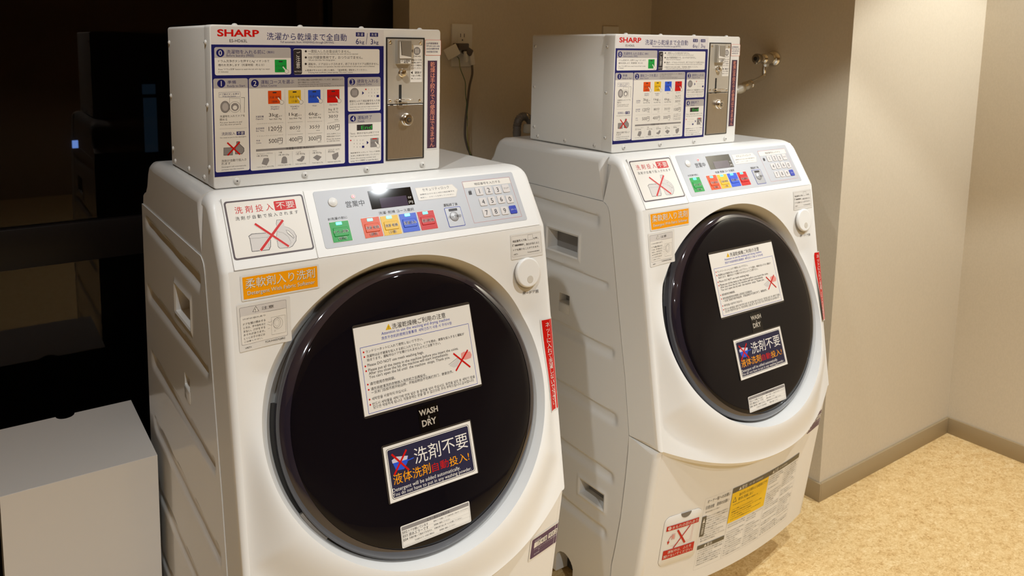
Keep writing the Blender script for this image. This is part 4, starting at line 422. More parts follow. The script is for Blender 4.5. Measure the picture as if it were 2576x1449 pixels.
def fheight(x, s):
    """height of the bulged door front above the front plane"""
    x = np.asarray(x, float); s = np.asarray(s, float)
    th = np.arctan2(s - SCN, x) % (2 * PI); rho = np.hypot(x, s - SCN); c, sn = np.cos(th), np.sin(th)
    rr = 1 / np.sqrt((c / RX) ** 2 + (sn / RS) ** 2); rb = np.interp(th, TT, BR); D = np.minimum(.085, np.maximum(rb - rr, 1e-4))
    sr = SCN + rr * sn; hr = np.maximum(.0195 + .213 * (sr - SCN), .0) - .013 * np.abs(c * rr / RX) ** 2
    wgt = sm((rho - rr) / D); tgt = hb(x) * sm((s - .25) / .28)
    e = np.clip(np.abs(x) - .290, 0, .0099)
    return hr * (1 - wgt) + tgt * wgt - (.010 - np.sqrt(.0001 - e * e))
def fro_np(u, v, off):
    s = -v; h = fheight(u, s) + off
    return np.stack([u, P1y - fd[0] * s + fn[0] * h, P1z - fd[1] * s + fn[1] * h], 1)
TD = .31; DC = (.001, -.157, .683); RDX, RDZ = .237, .2265
dnv = (-math.cos(TD), math.sin(TD)); duv = (math.sin(TD), math.cos(TD))
def dmap(u, v, off): return (DC[0] + u, DC[1] + duv[0] * v + dnv[0] * off, DC[2] + duv[1] * v + dnv[1] * off)
DOME = [(0, .012), (.6, .0118), (.78, .0105), (.88, .0088), (.93, .0072), (.96, .0056), (.98, .0030), (1.0, -.003)]
def dome_np(u, v, off):
    q = np.hypot(u / RDX, v / RDZ); h = np.interp(q, [d[0] for d in DOME], [d[1] for d in DOME]) + off
    return np.stack([DC[0] + u, DC[1] + duv[0] * v + dnv[0] * h, DC[2] + duv[1] * v + dnv[1] * h], 1)
def doorflat_np(u, v, off):
    h = .012 + off; return np.stack([-.003 + u, DC[1] + duv[0] * v + dnv[0] * h, DC[2] + duv[1] * v + dnv[1] * h], 1)
def lowb(z): return .030 + .005 * sm((z - .33) / .12)
LX = .2859
def lowy(x, z): return -.183 + (.447 - z) * (.043 / .349) - lowb(z) * np.clip(1 - (np.abs(x) / LX) ** 2, 0, 1)
def low_np(u, v, off):
    e = np.clip(np.abs(u) - .2874, 0, .0118)
    return np.stack([u, lowy(u, v) - off + .012 - np.sqrt(.012 ** 2 - e * e), v], 1)

def prism(name, prof, rad, x0, x1, M, parent, nseg=5, skip=()):
    n = len(prof); ar = sum(prof[i][0] * prof[(i + 1) % n][1] - prof[(i + 1) % n][0] * prof[i][1] for i in range(n))
    sg = 1 if ar > 0 else -1; inn = []
    for i in range(n):
        p, a, c = prof[i], prof[i - 1], prof[(i + 1) % n]
        d1 = Vector((p[0] - a[0], p[1] - a[1])).normalized(); d2 = Vector((c[0] - p[0], c[1] - p[1])).normalized()
        n1 = Vector((-d1.y, d1.x)) * sg; n2 = Vector((-d2.y, d2.x)) * sg; b_ = (n1 + n2)
        b_ = b_.normalized() / max(.5, b_.normalized().dot(n1)) if b_.length > .05 else n1
        inn.append(b_)
    V, F, rings = [], [], []
    def ring(xe, sgn, k):
        ph = PI / 2 * k / nseg; idx = []
        for i in range(n):
            r_ = rad[i]; q = Vector(prof[i]) + inn[i] * r_ * (1 - math.sin(ph)); idx.append(len(V)); V.append((xe - sgn * r_ * (1 - math.cos(ph)), q.x, q.y))
        rings.append(idx)
    def flat(xe, sgn):
        idx = []
        for i in range(n): idx.append(len(V)); V.append((xe - sgn * (rad[i] + .0015), prof[i][0], prof[i][1]))
        rings.append(idx)
    for k in range(nseg + 1): ring(x0, -1, k)
    flat(x0, -1); flat(x1, 1)
    for k in range(nseg, -1, -1): ring(x1, 1, k)
    for j in range(len(rings) - 1):
        for i in range(n):
            if j == nseg + 1 and i in skip: continue
            i2 = (i + 1) % n; F.append((rings[j][i], rings[j][i2], rings[j + 1][i2], rings[j + 1][i]))
    F.append(rings[0][::-1]); F.append(rings[-1])
    me = mesh(name, V, F, M); bm = bmesh.new(); bm.from_mesh(me); bmesh.ops.remove_doubles(bm, verts=bm.verts[:], dist=1e-6); bmesh.ops.recalc_face_normals(bm, faces=bm.faces); bm.to_mesh(me); bm.free()
    return obj(name, me, parent, 38)

# side boundary between front housing and steel side panel, from top to bottom
BND = [(-.0045, .9375), (-.0120, .9350), (-.0195, .9285), (-.0240, .9190), (-.0270, .9050), (-.0410, .8300), (-.0570, .7400), (-.0735, .6500), (-.0870, .5800), (-.0985, .5020), (-.1050, .4590)]
BND2 = [(-.1030, .4200), (-.0990, .3600), (-.0900, .2660), (-.0780, .1900), (-.0690, .1420), (-.0660, .0880)]
def bound(z):
    pts = sorted([(b_[1], b_[0]) for b_ in BND + BND2]); return float(np.interp(z, [p[0] for p in pts], [p[1] for p in pts]))

def make_washer(name, label):
    W = thing(name, label, 'washing machine', (0, 0, 0), 'coin laundry washing machines')
    # --- front housing
    arc = []
    for k in range(7):     # rounded nose between top and control panel
        t = k / 6; a0 = Vector((-.014, TOPZ)); a1 = Vector((-.0450, TOPZ + .0003)); a2 = Vector(ctl(0, cl - .020)[1:]); q = a0 * (1 - t) ** 2 + a1 * 2 * t * (1 - t) + a2 * t * t; arc.append((q.x, q.y))
    front = [ctl(0, .003)[1:], (P1y - fd[0] * .003, P1z - fd[1] * .003)]
    prof = [(-.0060, TOPZ)] + arc + front + [(P2y - fd[0] * .002, P2z - fd[1] * .002), (-.1065, .4575)] + [(b_[0] - .0007, b_[1]) for b_ in reversed(BND)]
    nf = 1 + len(arc) + 1            # index of lower break vertex
    rad = [.020, .018, .016, .015, .014, .013, .012, .011] + [.010] * 2 + [.010, .0] + [0] * len(BND)
    prism('front_housing', prof, rad, -.3, .3, WHITE, W, 6, skip=(nf, nf + 1))
    # --- bulged door front with round opening
    NR = 40; V, F = [], []
    angs = sorted(list(np.linspace(0, 2 * PI, 317)[:-1]) + [math.atan2(y - SCN, x) % (2 * PI) for x in (-SX, SX) for y in (0, float(lips(SX)))]); NA = len(angs)
    def rbound(c, s):
        lo, hi = 0, .6
        for _ in range(48):
            mid = (lo + hi) / 2; x, y = c * mid, SCN + s * mid
            if abs(x) > SX or y < 0 or y > float(lips(x)): hi = mid
            else: lo = mid
        return lo
    rim_in = []
    for k in range(NA):
        t = angs[k]; c, s = math.cos(t), math.sin(t); rr = 1 / math.sqrt((c / RX) ** 2 + (s / RS) ** 2); rb = rbound(c, s)
        rim_in.append((c * rr, SCN + s * rr))
        for j in range(NR + 1):
            u_ = j / NR; rho = rr + (rb - rr) * u_ ** 1.3; x, y = c * rho, SCN + s * rho
            V.append(tuple(fro_np(np.array([x]), np.array([-y]), np.array([0.]))[0]))
        # lip below the panel: small chamfer then underside
        x, y = c * rb, SCN + s * rb; e_ = V[-1]; low = y > float(lips(x)) - .004
        if low:
            V.append((x, e_[1] + .0065, e_[2] - .0085)); ly_ = float(lowy(x, e_[2] - .004)); V.append((x, max(ly_ + .004, e_[1] + .010), e_[2] - .0065))
        else: V.append(e_); V.append(e_)
    m_ = NR + 3
    for k in range(NA):
        k2 = (k + 1) % NA
        for j in range(m_ - 1): F.append((k * m_ + j, k * m_ + j + 1, k2 * m_ + j + 1, k2 * m_ + j))
    me = mesh('door_surround', V, F, WHITE); bm = bmesh.new(); bm.from_mesh(me); bmesh.ops.remove_doubles(bm, verts=bm.verts[:], dist=1e-6); bmesh.ops.dissolve_degenerate(bm, edges=bm.edges[:], dist=1e-6); bmesh.ops.recalc_face_normals(bm, faces=bm.faces); bm.to_mesh(me); bm.free()
    obj('door_surround', me, W, 26)
    # --- recess ring between rim and door
    V, F = [], []; prof_r = [(0, 0, 0), (.10, .0035, 0), (.28, -.006, 0), (.50, -.018, 0), (.72, -.027, 0), (.9, -.031, 0), (1.0, -.033, 0)]
    for k in range(NA):
        x, s_ = rim_in[k]; p = fro_np(np.array([x]), np.array([-s_]), np.array([0.]))[0]
        # same direction on the door plane
        ang = math.atan2(-(s_ - SCN) / RS, x / RX); sc = .985; q = Vector(dmap(RDX * sc * math.cos(ang), RDZ * sc * math.sin(ang), -.034)); p = Vector(p)
        for u_, h_, _ in prof_r:
            u2 = u_
            base = p.lerp(q, u2); bulge = math.sin(PI * min(1, u2)) * .0015
            V.append(base + Vector((0, -dnv[0], -dnv[1])) * bulge + (Vector((-math.cos(ang), 0, 0)) * 0))
        q2 = Vector(dmap(RDX * .86 * math.cos(ang), RDZ * .86 * math.sin(ang), -.036)); V.append(q2)
    m_ = len(prof_r) + 1
    for k in range(NA):
        k2 = (k + 1) % NA
        for j in range(m_ - 1): F.append((k * m_ + j, k2 * m_ + j, k2 * m_ + j + 1, k * m_ + j + 1))
    obj('door_recess', mesh('door_recess', V, F, WHITE), W, 50)
    # --- door: rim, glass, hinge
    V, F = [], []; dp = [(.955, -.030), (.985, -.028), (1.0, -.020), (1.0, -.008)] + [(q_, h_) for q_, h_ in reversed(DOME) if q_ >= .93]
    for k in range(160):
        t = 2 * PI * k / 160
        for q_, h_ in dp: V.append(dmap(RDX * q_ * math.cos(t), RDZ * q_ * math.sin(t), h_))
    m_ = len(dp)
    for k in range(160):
        k2 = (k + 1) % 160
        for j in range(m_ - 1): F.append((k * m_ + j, k2 * m_ + j, k2 * m_ + j + 1, k * m_ + j + 1))
    door = obj('door', mesh('door', V, F, RIMG), W, 60)
    V, F = [], []; qs = [.93, .92, .88, .83, .78, .7, .6, .45, .3, .15, .001]
    for k in range(128):
        t = 2 * PI * k / 128
        for q_ in qs:
            h_ = float(np.interp(q_, [d[0] for d in DOME], [d[1] for d in DOME])) - (.0008 if q_ == .93 else 0); V.append(dmap(RDX * q_ * math.cos(t), RDZ * q_ * math.sin(t), h_))
    m_ = len(qs)
    for k in range(128):
        k2 = (k + 1) % 128
        for j in range(m_ - 1): F.append((k * m_ + j, k2 * m_ + j, k2 * m_ + j + 1, k * m_ + j + 1))
    obj('door_window', mesh('door_window', V, F, BLACKG), door, 60)
    def arcpiece(nm, a0, a1, q0, q1, h0, h1, M, par):
        V, F = [], []; ns = 24
        for k in range(ns + 1):
            t = math.radians(a0 + (a1 - a0) * k / ns)
            for q_, h_ in ((q0, h0), (q1, h0), (q1, h1), ((q0 + q1) / 2, h1 + .002), (q0, h1)): V.append(dmap(RDX * q_ * math.cos(t), RDZ * q_ * math.sin(t), h_))
        for k in range(ns):
            for j in range(5): j2 = (j + 1) % 5; F.append((k * 5 + j, k * 5 + j2, k * 5 + 5 + j2, k * 5 + 5 + j))
        F += [(0, 1, 2, 3, 4), tuple(ns * 5 + j for j in (4, 3, 2, 1, 0))]
        return obj(nm, mesh(nm, V, F, M), par, 40)
    arcpiece('hinge_gap', 166, 208, .98, 1.016, -.038, -.020, DARK, door)
    arcpiece('hinge_cover', 208, 222, .985, 1.020, -.034, -.014, GREYP, door)
    # --- steel side panel with pressed channels, grips and foot arch (left), plain right side
    pocket = [(.068, .170, .797, .843, .030), (.0900, .1235, .680, .701, .022), (-.040, .036, .2555, .2885, .030)]
    arch = (.050, .108, .0, .078)
    ribs = [(.000, .420, .905, .917, .872, .890), (-.034, .428, .766, .776, .746, .738), (-.058, .410, .626, .641, .598, .602), (-.074, .405, .487, .503, .455, .466), (-.070, .400, .352, .364, .322, .330), (-.055, .395, .214, .226, .186, .192)]
    ys = set(np.round(np.arange(-.105, .4461, .0055), 5)); zs = set(np.round(np.arange(.016, .9349, .0042), 5)); ep = .0006
    ys |= set(np.round(np.arange(.047, .112, .0014), 5)); zs |= set(np.round(np.arange(.016, .081, .0014), 5))
    for a, b_, c, d, _ in pocket:
        for v in (a, b_): ys |= {v - ep, v + ep}
        for v in (c, d): zs |= {v - ep, v + ep}
    ys = sorted(y for y in ys if y <= .445) + [.445]; zs = sorted(zs) + [.9372]
    def depth(y, z):
        d = 0
        for a, b_, t0, t1, c0, c1 in ribs:
            f = (y - a) / (b_ - a)
            if -.02 < f < 1.02:
                f = min(1, max(0, f)); zt = t0 + (t1 - t0) * f; zb = c0 + (c1 - c0) * f
                if zb - .002 < z < zt + .004:
                    w_ = float(sm((zt + .002 - z) / .007)) * float(sm((z - zb) / .017)) * float(sm((y - a) / .014)) * float(sm((b_ - y) / .03))
                    d = max(d, .0052 * w_)
        for a, b_, c, e_, dd in pocket:
            if a < y < b_ and c < z < e_: return dd
            # raised frame around the grip
            g = max(a - y, y - b_, c - z, z - e_)
            if 0 <= g < .012 and dd > .025: d = -.0022 * float(sm(1 - abs(g - .005) / .006))
        if arch[0] < y < arch[1] and z < arch[3]:
            cx = (arch[0] + arch[1]) / 2; r_ = (arch[1] - arch[0]) / 2
            if z < arch[3] - r_ or math.hypot(y - cx, z - (arch[3] - r_)) < r_: return .035
        return d
    bm = bmesh.new(); grid = {}
    for i, z in enumerate(zs):
        yb_ = bound(z)
        for j, y in enumerate(ys):
            yy = max(y, yb_); grid[i, j] = bm.verts.new((-.3012 + depth(yy, z) * (0 if yy <= yb_ + 1e-6 else 1), yy, z))
    for i in range(len(zs) - 1):
        for j in range(len(ys) - 1):
            a, b_, c, d = grid[i, j], grid[i, j + 1], grid[i + 1, j + 1], grid[i + 1, j]
            if (a.co - b_.co).length < 1e-7 and (c.co - d.co).length < 1e-7: continue
            bm.faces.new((a, d, c, b_))
    bmesh.ops.remove_doubles(bm, verts=bm.verts[:], dist=1e-6); bmesh.ops.dissolve_degenerate(bm, edges=bm.edges[:], dist=1e-7)
    for v in [v for v in bm.verts if not v.link_faces]: bm.verts.remove(v)
    be = [e_ for e_ in bm.edges if e_.is_boundary]; ex = bmesh.ops.extrude_edge_only(bm, edges=be)
    nv_ = [g for g in ex['geom'] if isinstance(g, bmesh.types.BMVert)]
    for v in nv_: v.co.x += .0016; v.co.y += (.0004 if v.co.y < .2 else -.0004)
    be = [e_ for e_ in bm.edges if e_.is_boundary]; ex = bmesh.ops.extrude_edge_only(bm, edges=be)
    for g in ex['geom']:
        if isinstance(g, bmesh.types.BMVert): g.co.x = -.262
    bmesh.ops.recalc_face_normals(bm, faces=bm.faces)
    sp = obj('side_panel', bm_mesh('side_panel', bm, BODYW), W, 30)
    if sum(p.normal.x * p.area for p in sp.data.polygons) > 0: sp.data.flip_normals()
    body = [(b_[0], b_[1]) for b_ in BND + BND2] + [(-.060, .016), (.444, .016), (.444, .9368), (-.004, .9368)]
    prism('cabinet_body', body, [.004] * len(body), -.262, .3, BODYW, W, 3)
    # dark grey plates that paint the shade inside the grip pockets
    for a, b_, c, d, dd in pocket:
        boxo('grip_shade', -.3012 + dd - .0015, -.3012 + dd - .0006, a + .001, b_ - .001, c + .001, d - .001, mat('grip_shadow_grey', (.22, .20, .18, 1), .4), sp)
    boxo('foot_arch_shade', -.3012 + .0335, -.3012 + .0345, .0525, .1055, .017, .073, DARK, sp)  # dark plate standing in for the shade inside the foot arch
    # slot frame under the small square hole
    boxo('slot_plate', -.3022, -.3010, .0885, .1245, .657, .6785, BODYW, sp, .0008)
    # --- top cover
    tc_ = [(-.0042, TOPZ), (.100, TOPZ), (.250, TOPZ), (.335, TOPZ), (.360, 1.0345), (.376, 1.027), (.387, 1.012), (.400, .985), (.4095, .968), (.425, .9625), (.437, .956), (.440, .9380), (-.0042, .9380)]
    prism('top_cover', tc_, [.020] * 4 + [.014, .012, .010, .010, .003, .002, .002, 0, 0], -.2992, .2992, BODYW, W, 6)
    # --- lower front
    lowp = [(-.1048, .4555), (-.1835, .4550), (-.1815, .4300), (-.1770, .3980), (-.1690, .3330), (-.1520, .1950), (-.1400, .0980), (-.134, .0900), (-.120, .0870), (-.0675, .0870)] + [(b_[0] - .0013, b_[1]) for b_ in reversed(BND2)]
    lowp = [p for k, p in enumerate(lowp)]
    # flatten so the side profile is the same straight taper as the bulged sheet
    lowp[2] = (float(lowy(LX, .430)), .430); lowp[3] = (float(lowy(LX, .398)), .398); lowp[4] = (float(lowy(LX, .333)), .333); lowp[5] = (float(lowy(LX, .195)), .195); lowp[6] = (float(lowy(LX, .098)), .098)
    prism('lower_housing', lowp, [0, .012, .012, .012, .012, .012, .012, .006, .003, 0] + [0] * len(BND2), -.2994, .2994, WHITE, W, 6, skip=(1, 2, 3, 4, 5))
    V, F = [], []; NX, NZ = 64, 40; xs = np.linspace(-LX, LX, NX + 1)
    for x in xs:
        zt = float(lipz(x)) - .002
        for j in range(NZ + 1):
            z = .098 + (zt - .098) * j / NZ; V.append((x, float(lowy(x, z)), z))
        V.append((x, float(lowy(x, .098)) + .010, .0895)); V.append((x, -.115, .0870))
    m_ = NZ + 3
    for i in range(NX):
        for j in range(NZ): F.append((i * m_ + j, (i + 1) * m_ + j, (i + 1) * m_ + j + 1, i * m_ + j + 1))
        F.append((i * m_, i * m_ + NZ + 1, (i + 1) * m_ + NZ + 1, (i + 1) * m_)); F.append((i * m_ + NZ + 1, i * m_ + NZ + 2, (i + 1) * m_ + NZ + 2, (i + 1) * m_ + NZ + 1))
    obj('kick_panel', mesh('kick_panel', V, F, WHITE), W, 40)
    for fx in (-.235, .235):
        for fy in (.02, .39): lathe('foot', [(.022, 0), (.024, .003), (.024, .010), (.012, .013), (.012, .020)], DARK, 20, org=(fx, fy, 0), parent=W)
    # --- control panel plates: margin, drawer front, main panel
    slab('drawer_seam', rr_outline(-.2804, .0004, -.1505, .1132, .0012), ctl, -.0004, .0002, 0, GREYP, W)
    dr = slab('detergent_drawer', rr_outline(-.2797, .0012, -.1512, .1135, .0012), ctl, .0, .0008, .0005, WHITE, W)
    mp_ = slab('control_panel', rr_outline(-.1500, .0012, .2860, .1128, .0016), ctl, .0, .0006, .0004, WHITE, W)
    decal('drawer_label', LB['drawer_label'], ctl_np, dr, .0010)
    def cm(off): return lambda u, v, h=0: ctl(u, v, h + off)
    x0, y0, x1, y1 = -.1355, .0134, .2622, .1095
    ov = slab('control_overlay', rr_outline(x0, y0, x1, y1, .004), cm(.0005), 0, .0005, .0002, PRINT['SV'], mp_)
    ops = [o_ for o_ in LB['overlay'] if not (o_[0] == 'R' and o_[6] == 'SV')]
    note = [o_ for o_ in ops if o_[0] == 'P' and 400 < max(q[0] for q in o_[1]) < 1800 and min(q[0] for q in o_[1]) > 500 and len(o_[1]) == 5] + [o_ for o_ in ops if o_[0] == 'T' and o_[1][:4] in ('セキュリ', '盗難防止', '設定し、')]
    padf = [o_ for o_ in ops if o_ not in note and ((o_[0] in 'OR') or o_[0] == 'P' or (o_[0] == 'T' and o_[1][:2] == '暗証'))]
    decal('security_note', note, ctl_np, mp_, .0011, .00008)
    decal('keypad_frame', padf, ctl_np, mp_, .0011, .00008)
    decal('panel_print', [ops[1]], ctl_np, mp_, .0011, .00008)
    for k_ in (0, 2, 7): decal('panel_print', [[o_ for o_ in ops if o_ not in note and o_ not in padf][{0: 0, 2: 2, 7: 3}[k_]]], ctl_np, mp_, .0011, .00008)
    decal('display', LB['display'], ctl_np, mp_, .0011, .0002)
    B = cm(.0009)
    p = POS['power']; slab('power_button', [(p[0] + .0078 * math.cos(a), p[1] + .0078 * math.sin(a)) for a in np.linspace(0, 2 * PI, 29)[:-1]], B, 0, .0020, .0010, WHITE, mp_, dome=.0022)
    p = POS['led']; slab('red_indicator', [(p[0] + .0045 * math.cos(a), p[1] + .0045 * math.sin(a)) for a in np.linspace(0, 2 * PI, 21)[:-1]], B, 0, .0006, .0002, PRINT['S2'], mp_)
    slab('red_indicator_lamp', [(p[0] + .0022 * math.cos(a), p[1] + .0022 * math.sin(a)) for a in np.linspace(0, 2 * PI, 17)[:-1]], B, .0004, .0011, .0002, mat('red_led', (.8, .05, .05, 1), .3, emit=(1, .05, .07, 1), es=1.3), mp_)
    CY = mat('cyan_led', (.1, .7, .7, 1), .3, emit=(.06, .9, .82, 1), es=.8)
    for nm, k_, c in (('green', 0, 'E'), ('orange', 1, 'OR'), ('yellow', 2, 'YE'), ('blue', 3, 'BL'), ('red', 4, 'R')):
        a = POS[nm]; bt = slab('course_button', rr_outline(a[0] - .0006, a[1] - .0006, a[2] + .0006, a[3] + .0006, .0012), B, 0, .0004, .0, PRINT['W'], mp_); bt['label'] = nm + ' course button'
        slab('button_face', rr_outline(a[0], a[1], a[2], a[3], .0008), B, .0003, .0008, .0003, PRINT[c], bt)
        xm = (a[0] + a[2]) / 2; ym = (a[1] + a[3]) / 2 - .001
        slab('button_pad', rr_outline(xm - .0125, ym - .0070, xm + .0125, ym + .0075, .0012), B, .0006, .0018, .0008, PRINT[c], bt)
        q = POS['leds'][k_]; slab('indicator', rr_outline(q[0] - .0052, q[1] - .0025, q[0] + .0052, q[1] + .0025, .0010), B, .0007, .0013, .0003, CY, bt)
        decal('button_text', LB['course_' + nm], ctl_np, bt, .0028, .00012)
    a = POS['unlock']; ub = slab('unlock_button', rr_outline(a[0], a[1], a[2], a[3], .002), B, 0, .0004, 0, PRINT['BB'], mp_); ub['label'] = 'silver unlock button with a navy outline'
    slab('button_face', rr_outline(a[0] + .0009, a[1] + .0009, a[2] - .0009, a[3] - .0009, .0015), B, .0003, .0007, .0002, mat('satin_silver', (.34, .335, .335, 1), .48, .5), ub)
    p = POS['unlockdome']; slab('button_dome', [(p[0] + .0088 * math.cos(t), p[1] + .0088 * math.sin(t)) for t in np.linspace(0, 2 * PI, 29)[:-1]], B, .0005, .0016, .0008, mat('satin_silver', (.34, .335, .335, 1), .48, .5), ub, dome=.001)
    xm = (a[0] + a[2]) / 2
    decal('button_text', [('R', int((xm - .0085) * 1e4), int((a[3] - .0072) * 1e4), int((xm + .0085) * 1e4), int((a[3] - .0030) * 1e4), 5, 'K', 1), ('T', 'ロック解除', int((xm - .0125) * 1e4), int((p[1] - .0026) * 1e4), int((xm + .0125) * 1e4), int((p[1] + .0022) * 1e4), 'K', 0, 9)], ctl_np, ub, .0020, .0002)
    for r_, row in enumerate(['123C', '4560', '789S']):
        for k, ch in enumerate(row):
            q = POS['k%d%d' % (r_, k)]; st = ch == 'S'
            kb = slab('key', rr_outline(q[0] - .0078, q[1] - .0078, q[0] + .0078, q[1] + .0078, .0022), B, 0, .0014, .0007, PRINT['BL'] if st else PRINT['H'], mp_)
            if st: kb['label'] = 'blue start key'; kb.data.materials[0] = mat('start_blue', rgb(42, 62, 170), .3)
            t_ = {'C': 'クリア', 'S': 'スタート'}.get(ch, ch); wd = 56 if len(t_) > 1 else 26; hh = 26 if len(t_) > 1 else 44
            if (t_, 0, False) not in TXT: pass
            decal('key_text', [('T', t_, int(q[0] * 1e4) - wd, int(q[1] * 1e4) - hh, int(q[0] * 1e4) + wd, int(q[1] * 1e4) + hh, 'W' if st else 'K', 0, 1)], ctl_np, kb, .0024, .0001)
    # --- stickers on the front
    S = {}
    for nm, part, par in (('softener_sticker', 'amber_sticker', None), ('caution_sticker', 'caution_sticker', None), ('lock_note_sticker', 'instruction_sticker', None), ('button_caption', 'button_caption', None), ('red_strip', 'red_strip_sticker', None)):
        S[nm] = decal(part, LB[nm], fro_np, W, .0006, .00028 if nm == 'red_strip' else .00010, 3)
    # --- round door button
    kx, kv = .2500, -.0815
    def fm(u, v, h=0): return tuple(fro_np(np.array([u]), np.array([v]), np.array([h]))[0])
    fr_ = fro_np(np.array([kx]), np.array([kv]), np.array([0.]))[0]
    def fflat(u, v, h=0): return (u, fr_[1] + fd[0] * (v - kv) + fn[0] * h, fr_[2] + fd[1] * (v - kv) + fn[1] * h)
    circ = lambda r_, n_=40: [(kx + r_ * math.cos(t), kv + r_ * math.sin(t)) for t in np.linspace(0, 2 * PI, n_ + 1)[:-1]]
    slab('button_gap', circ(.0285), fflat, -.001, .0004, 0, GREYP, W)
    db = slab('door_button', circ(.0272), fflat, 0, .0060, .0035, WHITE, W, 5)
    slab('finger_dimple', [(kx + .0015 + .0072 * math.cos(t), kv - .0120 + .0072 * math.sin(t)) for t in np.linspace(0, 2 * PI, 25)[:-1]], fflat, .0055, .0064, .0008, RECESS, db)
    # --- cards on the door
    decal('notice_card', LB['notice_card'], doorflat_np, door, .0006, .00010, label='white laminated notice card in four languages')
    decal('detergent_card', LB['detergent_card'], doorflat_np, door, .0006, .00010, label='dark laminated card, no detergent needed')
    decal('door_badge', LB['wash_dry_label'], doorflat_np, door, .0003, .00010)
    S['err'] = decal('error_code_label', LB['error_label'], dome_np, door, .0004, .00010, 2)
    # --- lower labels
    decal('specification_label', LB['spec_sheet'], low_np, W, .0005, .00010, 2, natural=False)
    S['service'] = decal('service_label', LB['service_label'], low_np, W, .0006, .00022, 3)
    # filter hatch: plate following the bulge
    hx0, hx1, hz0, hz1 = -.2525, -.1535, .170, .292
    def hatch(nm, outl, o0, o1, M, par):
        n_ = len(outl); cx = sum(p[0] for p in outl) / n_; cz = sum(p[1] for p in outl) / n_; V, F = [], []
        for f_, off in ((1, o0), (1, o1), (.985, o1 + .0006), (.6, o1 + .0006), (.3, o1 + .0006), (.02, o1 + .0006)):
            for x, z in outl:
                xx, zz = cx + (x - cx) * f_, cz + (z - cz) * f_; V.append((xx, float(lowy(xx, zz)) - off, zz))
        for i in range(5):
            for k in range(n_): k2 = (k + 1) % n_; F.append((i * n_ + k, i * n_ + k2, (i + 1) * n_ + k2, (i + 1) * n_ + k))
        F.append([5 * n_ + k for k in range(n_)])
        return obj(nm, mesh(nm, V, F, M), par, 40)
    hatch('hatch_seam', rr_outline(hx0 - .0006, hz0 - .0006, hx1 + .0006, hz1 + .0006, .0160, 8), -.001, .0001, GREYP, W)
    hp = hatch('filter_hatch', rr_outline(hx0, hz0, hx1, hz1, .0155, 8), 0, .0009, WHITE, W)
    hatch('hatch_notch', [(-.1990 + .0135 * math.cos(t), hz1 + .0004 - .0120 * math.sin(t)) for t in np.linspace(0, PI, 16)], .0010, .0014, mat('notch_grey', (.18, .16, .14, 1), .5), hp)
    decal('hatch_label', LB['hatch_label'], low_np, hp, .0021, .00010, 2)
    return W, S

for op in (['クリア', 'スタート', 'ロック解除'] + list('0123456789')):
    LB.setdefault('_k', []).append(('T', op, 0, 0, 10, 10, 'K', 0, 1))
prepare_text()
W1, S1 = make_washer('washing_machine', 'nearer white drum washing machine with coin box, at left beside the white cabinet')

